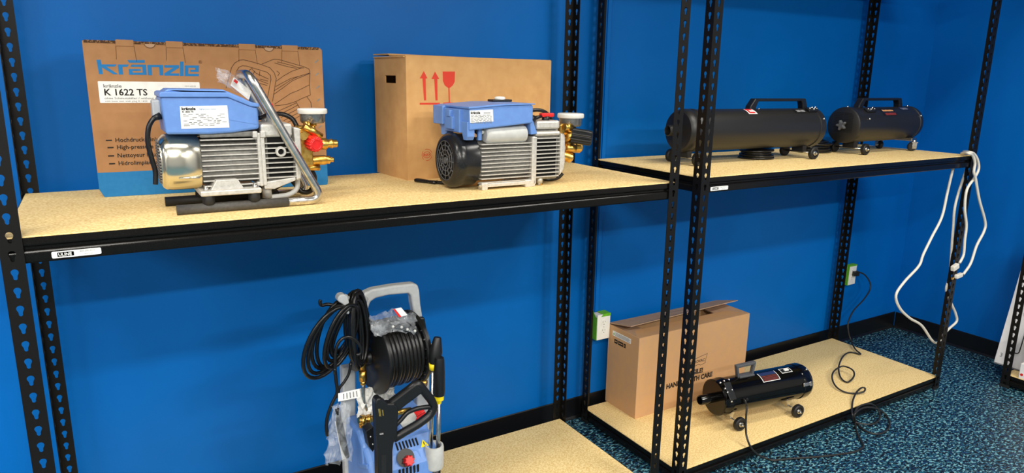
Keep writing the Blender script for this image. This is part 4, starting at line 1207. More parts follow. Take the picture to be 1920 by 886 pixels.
put('rear_cap', MB().lathe([(r2 - 0.001, L2 - 0.030), (r2 + 0.003, L2 - 0.028), (r2 + 0.002, L2 - 0.006), (r2 * 0.9, L2 + 0.010), (r2 * 0.5, L2 + 0.018), (0, L2 + 0.020)], (0, 0, z2), X, n=48), 'satin', d2, local=True)
strap_handle(d2, 0.085, 0.455, z2 + r2 - 0.004, 0.047, 0.032, 'black', inset=0.030)
c = on_side(0.125, 34, r2 + 0.004, z2)
nrm = (c - Vector((0.125, 0, z2))).normalized()
put('switch_plate', MB().obox(c, X, nrm.cross(X), nrm, 0.070, 0.026, 0.009), 'black', d2, local=True, bevel=0.003)
put('toggle_switch', MB().cyl(c + nrm * 0.004, c + nrm * 0.018 + X * 0.006, 0.004, 0.003, n=12).cyl(c + nrm * 0.004, c + nrm * 0.008, 0.0065, n=10).ball(c + nrm * 0.007 - X * 0.024, 0.005).ball(c + nrm * 0.007 + X * 0.026, 0.005), 'chrome', d2, local=True)
nb = barrel_patch(d2, 'name_badge', 0.215, 0.320, 26, 58, r2, z2, 'black', 0.0012)
barrel_patch(d2, 'badge_panel', 0.228, 0.316, 47, 56, r2, z2, 'darkred', 0.0018, 4, parent=nb)
for k in range(9):
    barrel_patch(d2, 'badge_letter', 0.224 + k * 0.0100, 0.224 + k * 0.0100 + 0.0072, 32 + (k % 3) * 0.8, 40, r2, z2, 'orange', 0.0018, 2, parent=nb)
nv = barrel_patch(d2, 'rating_label', 0.395, 0.462, 16, 34, r2, z2, 'navy', 0.0012)
barrel_patch(d2, 'label_print', 0.402, 0.455, 22, 25, r2, z2, 'inkgrey', 0.0018, 3, parent=nv)
barrel_patch(d2, 'label_print', 0.408, 0.455, 28, 31, r2, z2, 'inkgrey', 0.0018, 3, parent=nv)
for x, a in ((0.018, 0), (0.080, 68), (L2 - 0.022, 62), (L2 - 0.022, 0)):
    put('screw', MB().ball(on_side(x, a, r2 + 0.003, z2), 0.005), 'chrome', d2, local=True)
put('axle', MB().cyl((0.075, -0.072, WR), (0.075, 0.10, WR), 0.0035, n=10).cyl((0.075, 0.10, WR), (0.075, 0.112, WR), 0.008, n=12), 'chrome', d2, local=True)
put('axle_bracket', MB().box(0.060, 0.090, -0.030, 0.030, WR, z2 - r2 + 0.010), 'satin', d2, local=True, bevel=0.002)
wheel(d2, 0.075, -0.078, WR, 0.020, -1)
wheel(d2, 0.075, 0.078, WR, 0.020, 1)
caster(d2, 0.495, -0.066, 0.0215, -1, R(-35))
caster(d2, 0.455, 0.078, 0.0215, 1, R(70))
put('caster_bracket', MB().box(0.47, 0.515, -0.075, 0.085, 0.050, z2 - r2 + 0.012), 'chrome', d2, local=True, bevel=0.002)

# ---- small gloss black dryer on the low shelf
d3 = thing('air_dryer', 'small gloss black dryer with grey handle and nozzle, on the low shelf', 'dryer', (2.352, 0.250, ZBB), math.atan2(0.1215 - 0.1654, 2.7564 - 2.4314))
r3, z3, L3, WR3 = 0.0765, 0.1345, 0.500, 0.0300
put('barrel', MB().lathe([(0, 0.03), (r3, 0.03), (r3, L3 - 0.05), (0, L3 - 0.05)], (0, 0, z3), X, n=56), 'gloss', d3, local=True)
put('front_cap', MB().lathe([(0, 0.002), (r3 - 0.003, 0.002), (r3 + 0.002, 0.006), (r3 + 0.002, 0.040), (r3 + 0.0035, 0.042), (r3 + 0.0035, 0.052), (r3, 0.054)], (0, 0, z3), X, n=56), 'gloss', d3, local=True)
put('nozzle', MB().lathe([(0, -0.026), (0.0140, -0.026), (0.0160, -0.070), (0.0190, -0.072), (0.0210, -0.068), (0.0210, 0.004)], (0, 0, z3), X, n=28), 'gloss', d3, local=True)
put('rear_cap', MB().lathe([(r3, L3 - 0.056), (r3 + 0.003, L3 - 0.053), (r3 + 0.003, L3 - 0.020), (r3 * 0.97, L3 - 0.006), (r3 * 0.88, L3), (0, L3 + 0.003)], (0, 0, z3), X, n=56), 'gloss', d3, local=True)
o = [(0.120, z3 + r3 - 0.006), (0.106, z3 + r3 + 0.056), (0.214, z3 + r3 + 0.060), (0.204, z3 + r3 - 0.006), (0.193, z3 + r3 - 0.006), (0.201, z3 + r3 + 0.046), (0.119, z3 + r3 + 0.043), (0.131, z3 + r3 - 0.006)]
put('handle', MB().prism(o[::-1], (0, 0.010, 0), X, Z, 0.020), 'darkgrey', d3, local=True, bevel=0.004)
put('handle_foot', MB().box(0.124, 0.206, -0.016, 0.016, z3 + r3 - 0.004, z3 + r3 + 0.006), 'darkgrey', d3, local=True, bevel=0.003)
lb = barrel_patch(d3, 'name_badge', 0.222, 0.318, 6, 44, r3, z3, 'label', 0.0008)
barrel_patch(d3, 'badge_panel', 0.225, 0.315, 6, 20, r3, z3, 'navy', 0.0012, parent=lb)
barrel_patch(d3, 'badge_panel', 0.225, 0.315, 20, 42, r3, z3, 'inkblack', 0.0012, parent=lb)
for a in (23, 28, 33, 38):
    barrel_patch(d3, 'badge_stripe', 0.230, 0.310, a, a + 2.6, r3, z3, 'darkred', 0.0016, 2, parent=lb)
sw = barrel_patch(d3, 'switch_surround', 0.345, 0.405, 4, 26, r3, z3, 'label', 0.0008)
barrel_patch(d3, 'switch_face', 0.348, 0.402, 6, 24, r3, z3, 'black', 0.0012, parent=sw)
c = on_side(0.378, 15, r3 + 0.003, z3)
nrm = (c - Vector((0.378, 0, z3))).normalized()
put('rocker_switch', MB().obox(c, X, nrm.cross(X), nrm, 0.024, 0.013, 0.007), 'white', d3, local=True, bevel=0.002)
clampm = MB()
put('clamp_strap', MB().obox(on_side(0.032, 50, r3 + 0.006, z3), X, on_side(0, 50, 1, 0).normalized().cross(X), on_side(0, 50, 1, 0).normalized(), 0.034, 0.075, 0.006), 'black', d3, local=True, bevel=0.002)
for x, a in ((0.010, 18), (0.034, 14), (0.062, 12), (0.014, 40), (0.040, 36), (0.018, 52), (0.044, 48), (0.030, 80), (0.478, 30)):
    put('screw', MB().ball(on_side(x, a, r3 + 0.005, z3), 0.0052), 'chrome', d3, local=True)
c = on_side(L3 - 0.046, 76, r3 + 0.004, z3)
nrm = on_side(0, 76, 1, 0).normalized()
put('latch', MB().obox(c, X, nrm.cross(X), nrm, 0.048, 0.016, 0.006).obox(c + X * 0.018 + nrm * 0.003, X, nrm.cross(X), nrm, 0.012, 0.022, 0.006), 'chrome', d3, local=True, bevel=0.002)
for x in (0.092, 0.418):
    put('axle', MB().cyl((x, -0.068, WR3), (x, 0.068, WR3), 0.0035, n=10), 'chrome', d3, local=True)
    put('axle_bracket', MB().prism([(x - 0.018, z3 - r3 + 0.006), (x - 0.006, WR3 - 0.004), (x + 0.006, WR3 - 0.004), (x + 0.018, z3 - r3 + 0.006)], (0, 0.02, 0), X, Z, 0.04), 'chrome', d3, local=True)
    for s in (-1, 1):
        wheel(d3, x, s * 0.074, WR3, 0.022, s)
put('cord_grommet', MB().cyl(on_side(0.114, 84, r3 - 0.002, z3), on_side(0.114, 84, r3 + 0.008, z3), 0.007, 0.0055, n=12), 'black', d3, local=True)

# ---- coiled cords by the dryers
def coil(name, label, c, Ra, turns, r, seed, flat=0.9):
    rnd = random.Random(seed)
    t = thing(name, label, 'cord', c)
    for k in range(turns):
        pts = []
        ph = rnd.random() * 6
        for i in range(26):
            a = 2 * PI * i / 26
            q = Ra * (1 - 0.10 * (k % 3)) * (1 + 0.05 * math.sin(2 * a + ph))
            pts.append((c[0] + q * math.cos(a) + rnd.uniform(-0.002, 0.002), c[1] + q * flat * math.sin(a), c[2] + r + (k // 2) * r * 1.9 + 0.0015 * math.sin(a + ph)))
        put('cord_turn', MB().tube(pts, r, 8, True), 'cord', t)
    return t


coil('cord_coil', 'flat coil of black cord under the long dryer', (2.655, 0.395, ZB), 0.072, 8, 0.0055, 5)
coil('cord_coil', 'heap of black cord behind the slotted end of the short dryer', (3.155, 0.475, ZB), 0.085, 9, 0.006, 9, 0.8)

# ------------------------------------------------------------------ loose cables
wc = thing('extension_cord', 'white extension cord looped over the shelf corner and hanging down the post', 'cord', (3.78, 0.03, 0.45))
WRAD = 0.0062
ca = [(3.7087,0.1,1.1518),(3.6992,0.1,1.1292),(3.6838,0.1,1.0255),(3.6674,0.1,0.9003),(3.6045,0.1,0.8062),(3.5525,0.1,0.7248),(3.5283,0.1,0.6707),(3.423,0.1,0.6065),(3.3692,0.1,0.5483),(3.4172,0.1,0.4768),(3.5196,0.1,0.4082),(3.637,0.1,0.3501),(3.7553,0.1,0.2504),(3.817,0.1,0.2242),(3.8598,0.1,0.2513)]
put('cord_strand', MB().tube(catmull(ca, 6), WRAD, 8), 'wcord', wc)
cb = [(3.8089,0.09,1.1375),(3.803,0.09,1.1249),(3.7681,0.09,1.0226),(3.7523,0.09,0.937),(3.7665,0.09,0.8489),(3.7797,0.09,0.7601),(3.7963,0.09,0.669),(3.8015,0.09,0.6341)]
put('cord_strand', MB().tube(catmull(cb, 6), WRAD, 8), 'wcord', wc)
cc = [(3.8426,0.1367,1.204), (3.6778,0.03,1.2185),(3.7234,0.03,1.2092),(3.7673,0.03,1.177),(3.7903,0.03,1.1352),(3.7687,0.03,1.0956),(3.7136,0.03,1.0403),(3.722,0.03,0.9496),(3.7631,0.03,0.8622),(3.7714,0.03,0.7872),(3.7819,0.03,0.7136),(3.7567,0.03,0.6734)]
put('cord_strand', MB().tube(catmull(cc, 6), WRAD, 8), 'wcord', wc)
cd = [(3.7266,0.0858,1.206), (3.6451,0.018,1.2161),(3.6918,0.018,1.2017),(3.7222,0.018,1.1654),(3.7253,0.018,1.125),(3.7498,0.018,1.0932),(3.8181,0.018,0.9855),(3.9102,0.018,0.8706),(3.9164,0.018,0.8202),(3.8675,0.018,0.751),(3.8388,0.018,0.666),(3.7846,0.018,0.6158)]
put('cord_strand', MB().tube(catmull(cd, 6), WRAD, 8), 'wcord', wc)
ce = [(3.807,0.085,0.5818),(3.7851,0.085,0.5374),(3.7952,0.085,0.5023),(3.8313,0.085,0.463),(3.8751,0.085,0.4161),(3.9197,0.085,0.3684),(3.9405,0.085,0.324),(3.8792,0.085,0.2967),(3.8267,0.085,0.2684)]
put('cord_strand', MB().tube(catmull(ce, 6), WRAD, 8), 'wcord', wc)
a, b = [Vector(p) for p in ((3.7626,0.028,0.6732),(3.6696,0.028,0.6448))]
put('plug', MB().obox((a + b) / 2, b - a, Y, (b - a).cross(Y), 0.046, 0.020, 0.026), 'wcord', wc, bevel=0.004)
a, b = [Vector(p) for p in ((3.7932,0.018,0.6201),(3.6942,0.018,0.6091))]
put('socket', MB().obox((a + b) / 2, b - a, Y, (b - a).cross(Y), 0.050, 0.018, 0.020), 'wcord', wc, bevel=0.004)
put('plug_blades', MB().obox(b + (b - a).normalized() * 0.004, b - a, Y, (b - a).cross(Y), 0.014, 0.006, 0.010), 'brass', wc)

pc = thing('power_cord', 'thin black cord curling from the wall outlet over the shelf to the small dryer', 'cord', (3.2, 0.3, ZBB))
zb_ = ZBB + 0.0035
run = [(3.9349,0.66,0.4516), (3.9946,0.645,0.4263), (4.034,0.63,0.3774), (4.0275,0.62,0.335), (3.9578,0.61,0.2859), (3.8616,0.6,0.2421), (3.8009,0.585,0.1953), (3.7797,0.57,0.1521), (3.7824,0.545,0.0888), (3.7103,0.469,0.078),
       (3.6815,0.4175,0.072),(3.6554,0.463,0.072), (3.5337,0.4257,0.085), (3.3895,0.3515,0.085), (3.2997,0.2787,0.075), (3.2821,0.2283,0.072), (3.3476,0.2388,0.085), (3.3817,0.2707,0.1), (3.3815,0.3243,0.1), (3.3162,0.3251,0.09), (3.2401,0.2864,0.085), (3.1732,0.2199,0.08),
       (3.1674,0.168,0.072),(3.1992,0.1306,0.072), (3.2331,0.1125,0.08), (3.255,0.1197,0.09), (3.244,0.1319,0.09), (3.1881,0.1208,0.082), (3.1076,0.0842,0.075), (3.0369,0.04,0.0659), (3.0046,0.015,0.0587), (3.0463,0.0315,0.006)]
put('cord_run', MB().tube(catmull(run, 6), 0.0041, 8), 'greycord', pc)
loop = [(3.0463,0.0315,0.006), (3.0136,0.012,0.0605), (3.0635,0.02,0.0709),(3.1254,0.02,0.0663),(3.2063,0.02,0.0384), (3.2529,0.005,0.0062), (3.1945,-0.0512,0.006),(3.1245,-0.086,0.006),(3.0593,-0.0936,0.006),(3.0256,-0.0748,0.006),(3.0242,-0.03,0.006),(3.0546,0.0211,0.006), (3.0142,0.012,0.0577), (3.0619,0.03,0.0748),(3.1176,0.03,0.0799),(3.1836,0.03,0.0612), (3.2211,0.025,0.027), (3.1984,-0.0017,0.012),(3.1305,-0.0284,0.012), (3.0847,-0.0215,0.01),(3.0553,0.0063,0.01),(3.0453,0.0234,0.01)]
put('cord_loop', MB().tube(catmull(loop, 6), 0.0041, 8), 'greycord', pc)
flo = [(3.0453,0.0234,0.01), (2.9895,-0.0217,0.006),(2.9375,-0.0685,0.006),(2.8937,-0.1168,0.006),(2.8544,-0.13,0.006),(2.786,-0.1262,0.006),(2.6502,-0.0838,0.006),(2.5261,-0.0331,0.006),(2.4516,-0.0053,0.006),(2.438,0.0211,0.006), (2.4041,0.033,0.0243), (2.3565,0.036,0.0702), (2.3478,0.055,0.1112), (2.3747,0.085,0.1329), (2.4137,0.12,0.1553), (2.4428,0.145,0.1785), (2.4366,0.15,0.2073), (2.4408,0.165,0.2084)]
put('cord_run', MB().tube(catmull(flo, 6), 0.0041, 8), 'greycord', pc)
a = Vector((3.9349,0.66,0.4516))
put('plug', MB().obox((3.935, 0.664, 0.436), (1, -0.3, 0), Z, (0.3, 1, 0), 0.034, 0.026, 0.026).cyl((3.95, 0.655, 0.436), a, 0.008, 0.0045, n=10), 'black', pc, bevel=0.003)

# ------------------------------------------------------------------ upright pressure washer with hose reel
pw = thing('pressure_washer', 'upright pressure washer with pale blue body, grey handle and black hose reel', 'pressure washer', (0.89, 0.2, ZAB))
HYP = 0.285


def xz(pts):
    return [(p[0], p[2]) for p in pts]


put('handle', MB().prism(xz([(0.8174,0.285,0.7775),(0.8287,0.285,0.8641),(0.8377,0.285,0.8846),(0.8648,0.285,0.8924),(0.9335,0.285,0.8944),(0.9953,0.285,0.8916),(1.0114,0.285,0.885),(1.0166,0.285,0.865),(1.0195,0.285,0.8204),(1.0262,0.285,0.7747),(0.9988,0.285,0.7793),(0.9906,0.285,0.8249),(0.9875,0.285,0.8535),(0.9787,0.285,0.8618),(0.9154,0.285,0.8661),(0.8724,0.285,0.8624),(0.8552,0.285,0.8532),(0.8478,0.285,0.8339),(0.8341,0.285,0.7746)])[::-1], (0, HYP + 0.034, 0), X, Z, 0.034), 'grey', pw, bevel=0.006, seg=3)
put('reel_bracket', MB().prism(xz([(0.8142,0.285,0.7815),(0.8375,0.285,0.7774),(0.8487,0.285,0.7006),(0.8518,0.285,0.6346),(0.8262,0.285,0.64),(0.8183,0.285,0.7065)])[::-1], (0, HYP + 0.032, 0), X, Z, 0.045), 'black', pw, bevel=0.004)
put('reel_bracket', MB().prism(xz([(0.9971,0.285,0.7832),(1.0272,0.285,0.7781),(1.0383,0.285,0.7093),(1.0488,0.285,0.6485),(1.0225,0.285,0.6501),(1.0087,0.285,0.7147)])[::-1], (0, HYP + 0.032, 0), X, Z, 0.045), 'black', pw, bevel=0.004)
put('frame_leg', MB().prism(xz([(0.7598,0.285,0.6576),(0.803,0.285,0.6555),(0.7958,0.285,0.4533),(0.7892,0.285,0.2692),(0.7549,0.285,0.2799),(0.757,0.285,0.4634)])[::-1], (0, HYP + 0.034, 0), X, Z, 0.034), 'grey', pw, bevel=0.006, seg=3)
put('frame_leg', MB().prism(xz([(1.0041,0.285,0.6574),(1.0488,0.285,0.6522),(1.0456,0.285,0.3877),(1.0393,0.285,0.1916),(0.9966,0.285,0.2048),(0.9998,0.285,0.3997)])[::-1], (0, HYP + 0.034, 0), X, Z, 0.034), 'grey', pw, bevel=0.006, seg=3)
hk = [Vector(p) for p in ((0.8053,0.25,0.8646), (0.7688,0.22,0.8824), (0.7412,0.18,0.9032), (0.7388,0.17,0.9206))]
put('cord_hook', MB().tube(catmull([(hk[0].x + 0.03, HYP + 0.01, hk[0].z)] + hk, 5), 0.016, 12, flat=0.8), 'grey', pw)
put('hook_tip', MB().prism(xz([(0.7087,0.13,0.9305),(0.715,0.13,0.9402),(0.7269,0.13,0.9414),(0.7371,0.13,0.9338),(0.7409,0.13,0.9163),(0.7411,0.13,0.8823),(0.7335,0.13,0.8805),(0.7282,0.13,0.8968),(0.7228,0.13,0.913),(0.7099,0.13,0.9227)])[::-1], (0, 0.158, 0), X, Z, 0.028), 'grey', pw, bevel=0.006, seg=3)
put('bracket_knob', MB().cyl((0.7956,0.24,0.6845), (0.7762,0.2,0.7002), 0.022, n=8), 'black', pw)
put('bracket_knob', MB().cyl((1.0356,0.28,0.6732), (1.0091,0.22,0.6942), 0.016, n=8), 'black', pw)
put('axle_cap', MB().ball((1.0289,0.25,0.6923), 0.011), 'white', pw)
# hose reel: axis nearly along x
RC0, RC1 = Vector((0.826, 0.205, 0.712)), Vector((0.957, 0.222, 0.712))
ax = (RC1 - RC0).normalized()
RL = (RC1 - RC0).length
fl = put('reel_flange', MB().lathe([(0, -0.010), (0.040, -0.010), (0.050, -0.004), (0.110, -0.003), (0.1145, 0.0), (0.1145, 0.006), (0.110, 0.008), (0.05, 0.006), (0, 0.006)], RC0, ax, n=48), 'black', pw)
fl2 = put('reel_flange', MB().lathe([(0, -0.006), (0.110, -0.006), (0.1145, -0.002), (0.1145, 0.008), (0.106, 0.010), (0.05, 0.012), (0, 0.012)], RC1, ax, n=48), 'black', pw)
rb = MB()
_, uu, ww = basis(ax)
for k in range(24):
    a = 2 * PI * k / 24
    d = uu * math.cos(a) + ww * math.sin(a)
    rb.obox(RC1 - ax * 0.008 + d * 0.101, d, ax, d.cross(ax), 0.020, 0.006, 0.004)
put('flange_teeth', rb, 'black', fl2)
put('drum', MB().cyl(RC0, RC1, 0.078, n=32), 'black', pw)
nt = 9
for i in range(nt):
    c = RC0 + ax * (0.016 + (RL - 0.030) * i / (nt - 1))
    put('hose_turn', MB().torus(c, ax, 0.0965 - 0.002 * (i % 2), 0.0078, 44, 10), 'cord', pw)
put('reel_hub', MB().lathe([(0, -0.026), (0.014, -0.026), (0.020, -0.020), (0.022, -0.008), (0, -0.008)], RC0, ax, n=16), 'black', fl)
# brass swivel and steel pipe on the reel's near face
sw = RC0 - ax * 0.022 + Vector((0, -0.016, 0))
put('swivel', MB().cyl(sw + Vector((0.002, 0.01, 0)), sw + Vector((-0.022, 0, 0)), 0.011, n=12).cyl(sw + Vector((-0.012, 0, 0.004)), sw + Vector((-0.014, 0, -0.030)), 0.010, n=8).cyl(sw + Vector((-0.014, 0, -0.030)), sw + Vector((-0.014, 0, -0.062)), 0.012, n=6).cyl(sw + Vector((-0.014, 0, -0.062)), sw + Vector((-0.014, 0, -0.074)), 0.008, n=10), 'brass', pw)
pp = sw + Vector((-0.014, 0, -0.072))
put('steel_pipe', MB().tube(catmull([pp, pp + Vector((0.0, 0, -0.045)), pp + Vector((0.008, 0, -0.085)), pp + Vector((0.026, 0, -0.106)), pp + Vector((0.06, 0.01, -0.112))], 6), 0.0058, 10), 'chrome', pw)
put('brass_coupling', MB().cyl((0.7635,0.16,0.5409), (0.8287,0.16,0.5346), 0.010, n=12).cyl((0.7699,0.16,0.5392), (0.7828,0.16,0.5377), 0.0165, n=6).cyl((0.7893,0.16,0.5377), (0.7991,0.16,0.5369), 0.0145, n=6).cyl((0.7926,0.16,0.5369), (0.7903,0.16,0.5168), 0.007, n=8).cyl((0.7699,0.16,0.5392), (0.7724,0.16,0.5181), 0.007, n=8), 'brass', pw)
put('brass_coupling', MB().cyl((0.8674,0.16,0.5387), (0.9274,0.16,0.5343), 0.009, n=12), 'brass', pw)
put('brass_coupling', MB().cyl((0.954,0.17,0.6154), (0.9769,0.15,0.6131), 0.0115, n=8), 'brass', pw)
# moulded blue body
prof = [(0.072, 0.12), (0.066, 0.36), (0.071, 0.405), (0.090, 0.440), (0.125, 0.467), (0.180, 0.482), (0.270, 0.484), (0.345, 0.465), (0.350, 0.12)]
put('body', MB().prism(prof, (0.765, 0, 0), Y, Z, 0.215), 'pblue', pw, bevel=0.014, seg=4)
put('body_shoulder', MB().prism([(0.12, 0.40), (0.13, 0.470), (0.18, 0.500), (0.28, 0.502), (0.30, 0.40)], (0.762, 0, 0), Y, Z, 0.058), 'pblue', pw, bevel=0.010, seg=3)
put('body_shoulder', MB().prism([(0.13, 0.40), (0.145, 0.484), (0.19, 0.512), (0.27, 0.515), (0.30, 0.40)], (0.885, 0, 0), Y, Z, 0.094), 'pblue', pw, bevel=0.012, seg=3)
put('base_tray', MB().box(0.758, 0.992, 0.060, 0.370, ZAB + 0.012, 0.135), 'black', pw, bevel=0.012, seg=3)
for s in (0.742, 1.008):
    put('wheel', MB().lathe([(0, -0.018), (0.055, -0.018), (0.062, -0.012), (0.062, 0.012), (0.055, 0.018), (0, 0.018)], (s, 0.33, ZAB + 0.062), X, n=30), 'rubber', pw)
for k in range(5):
    z = 0.250 + k * 0.040
    put('side_louvre', MB().obox((0.7645, 0.130, z), (0, 1, -0.45), Z, X, 0.085, 0.016, 0.006), 'pblue', pw, bevel=0.003)
# front panel details lie on the sloping face (y 0.066..0.078, z 0.30..0.395)
FU = Vector((1, 0, 0))
FV = Vector((0, 0.035, 0.027)).normalized()
FO = Vector((0.885, 0.090, 0.440))
for k in range(7):
    p = FO + FV * 0.024 + FU * (-0.024 + k * 0.0105)
    put('vent_slot', MB().obox(p, FU + FV * 0.25, FV, FU.cross(FV), 0.0050, 0.024, 0.003), 'hole', pw)
fz = Vector((0, 0.012, 0.095)).normalized()
kn = Vector((0.8775, 0.0800, 0.4235))
put('knob_recess', MB().lathe([(0, -0.002), (0.026, -0.002), (0.027, 0.003), (0, 0.003)], kn + Vector((-0.002, 0, 0.006)), (0, -1, 0.55), n=28), 'black', pw)
put('pressure_knob', knurled(MB(), kn + Vector((0.002, -0.002, -0.004)), (0.05, -1, 0.55), 0.016, 0.024, n=8, depth=0.003), 'red', pw)
put('panel_rib', MB().tube(fillet([(0.838, 0.068, 0.360), (0.842, 0.080, 0.418), (0.850, 0.092, 0.440), (0.918, 0.092, 0.440), (0.924, 0.080, 0.418), (0.928, 0.068, 0.360)], 0.012), 0.003, 8), 'pblue', pw)
for k in range(6):
    put('vent_slot', MB().obox((0.852 + k * 0.0115, 0.0685, 0.392), (1, 0, 0.30), Z, Y, 0.0058, 0.022, 0.005), 'hole', pw)
wtri = FO + FU * 0.058 + FV * 0.012
put('warning_triangle', MB().prism([(-0.013, -0.010), (0.013, -0.010), (0.0, 0.013)], wtri + FU.cross(FV) * 0.0005, FU, FV, 0.001), 'yellow', pw)
put('warning_mark', MB().prism([(-0.0016, -0.004), (0.0016, -0.004), (0.001, 0.006), (-0.001, 0.006)], wtri + FU.cross(FV) * 0.0016, FU, FV, 0.0004), 'inkblack', pw)
put('side_recess', MB().prism(xz([(0.765,0.1,0.5348),(0.7875,0.1,0.5439),(0.7936,0.1,0.4798),(0.7835,0.1,0.464),(0.7729,0.1,0.4823)])[::-1], (0, 0.135, 0), X, Z, 0.035), 'black', pw, bevel=0.002)
for p in ((0.7787,0.1,0.5144),(0.7843,0.1,0.4892)):
    put('recess_screw', MB().ball(p, 0.003), 'chrome', pw)
# lance holder at the side
lc = Vector((0.968, 0.080, 0))
cup = put('lance_holder', MB().lathe([(0.019, 0.0), (0.026, 0.0), (0.0285, 0.008), (0.0290, 0.068), (0.0275, 0.074), (0.0225, 0.074), (0.021, 0.066), (0.019, 0.012), (0.019, 0.0)], (lc.x, lc.y, 0.372), Z, n=28), 'silver', pw)
put('holder_post', MB().cyl((lc.x, lc.y, 0.14), (lc.x, lc.y, 0.38), 0.0185, n=18), 'black', pw)

# ---- lances standing in the holder
la = thing('spray_lance', 'steel spray lance with black cone tip, behind the gripped lance', 'lance', (lc.x - 0.008, lc.y + 0.010, 0.2))
ltop = Vector((0.9874,0.1,0.7647))
lbase = Vector((lc.x - 0.009, lc.y + 0.010, 0.39))
lmid = Vector((0.9739,0.095,0.6853))
put('shaft', MB().cyl(lbase, lmid, 0.0062, n=14), 'chrome', la)
put('cone_tip', MB().lathe([(0, 0.0), (0.015, 0.0), (0.019, 0.022), (0.019, 0.040), (0.012, 0.078), (0.010, 0.082), (0, 0.082)], ltop + (lmid - ltop) * 1.0 + Vector((0.004, 0, 0.012)), (ltop - lmid), n=22), 'black', la)
put('collar', MB().cyl(lmid + Vector((0.001, 0, -0.004)), lmid + Vector((0.003, 0, 0.016)), 0.0125, 0.0150, n=18), 'yellow', la)
lb2 = thing('spray_lance', 'steel spray lance with long black grip and yellow collar', 'lance', (lc.x + 0.008, lc.y - 0.006, 0.2))
gt, gb = Vector((0.9843,0.072,0.7287)), Vector((0.9815,0.072,0.608))
sb_ = Vector((lc.x + 0.008, lc.y - 0.006, 0.37))
put('shaft', MB().cyl(sb_, gb, 0.0064, n=14), 'chrome', lb2)
put('grip', MB().lathe([(0, 0), (0.0165, 0), (0.0175, 0.010), (0.0165, 0.070), (0.0145, 0.110), (0.0125, 0.118), (0, 0.119)], gb, (gt - gb), n=22), 'black', lb2)
put('collar', MB().lathe([(0, -0.026), (0.0075, -0.026), (0.009, -0.016), (0.0145, -0.014), (0.0155, 0.004), (0, 0.004)], gb, (gt - gb), n=22), 'yellow', lb2)

# ---- trigger gun hung on the front
gun = thing('spray_gun', 'black moulded trigger spray gun hung upright on the pressure washer', 'spray gun', (0.865, 0.045, 0.42))
GY = 0.035
put('barrel_grip', MB().prism(xz([(0.7675,0.035,0.6548),(0.7709,0.035,0.6651),(0.7802,0.035,0.6693),(0.7922,0.035,0.6585),(0.8042,0.035,0.646),(0.8229,0.035,0.6416),(0.8351,0.035,0.6257),(0.8304,0.035,0.5615),(0.8283,0.035,0.5374),(0.8183,0.035,0.5219),(0.8146,0.035,0.4997),(0.8113,0.035,0.3658),(0.7685,0.035,0.3795),(0.7694,0.035,0.5124)])[::-1], (0, GY + 0.016, 0), X, Z, 0.032), 'black', gun, bevel=0.007, seg=3)
lp = [Vector(p) for p in ((0.8101,0.035,0.6318),(0.8483,0.035,0.6468),(0.8873,0.035,0.6751),(0.902,0.035,0.6766),(0.9212,0.035,0.6461),(0.9425,0.035,0.6145),(0.9489,0.035,0.5912),(0.9352,0.035,0.5711),(0.9,0.035,0.5533),(0.8589,0.035,0.5408),(0.8217,0.035,0.5276))]
put('trigger_guard', MB().tube(fillet(lp, 0.02, 4), 0.0125, 12, flat=1.0), 'black', gun)
put('guard_web', MB().prism(xz([(0.8104,0.035,0.6446),(0.8875,0.035,0.6848),(0.9068,0.035,0.6707),(0.9131,0.035,0.6529),(0.8606,0.035,0.626),(0.8316,0.035,0.6103),(0.8221,0.035,0.6094)])[::-1], (0, GY + 0.012, 0), X, Z, 0.024), 'black', gun, bevel=0.006)
put('trigger', MB().tube(catmull([(0.8306,0.035,0.5681),(0.8468,0.035,0.5803),(0.8665,0.035,0.5967),(0.8926,0.035,0.6018),(0.9189,0.035,0.6003),(0.9389,0.035,0.597)], 5), 0.0068, 10), 'black', gun)
for q in ([(0.7746,0.018,0.6384),(0.7806,0.018,0.6369),(0.7831,0.018,0.614),(0.777,0.018,0.6155)], [(0.7851,0.018,0.6326),(0.7889,0.018,0.6317),(0.7907,0.018,0.6136),(0.7869,0.018,0.6146)]):
    put('slot_mark', MB().prism(xz(q)[::-1], (0, 0.0188, 0), X, Z, 0.0008), 'brass', gun)
put('grip_mark', MB().prism(xz([(0.777,0.018,0.5642),(0.7878,0.018,0.5629),(0.7877,0.018,0.5581),(0.7769,0.018,0.5594)])[::-1], (0, 0.0188, 0), X, Z, 0.0006), 'inkgrey', gun)
put('grip_groove', MB().prism(xz([(0.7798,0.018,0.4984),(0.7937,0.018,0.4944),(0.7912,0.018,0.3987),(0.7771,0.018,0.4031)])[::-1], (0, 0.0188, 0), X, Z, 0.0008), 'satin', gun, bevel=0.0)

# ---- chemical injector seen through the guard
put('dosing_bottle', MB().lathe([(0, 0), (0.019, 0), (0.021, 0.01), (0.021, 0.03), (0.013, 0.05), (0, 0.05)], (0.8719,0.1,0.5253), Vector((0.9, 0, 0.45)), n=20), 'silver', pw)
put('dosing_cap', knurled(MB(), (0.9109,0.1,0.541), Vector((0.9, 0, 0.30)), 0.0155, 0.036, n=10), 'red', pw)

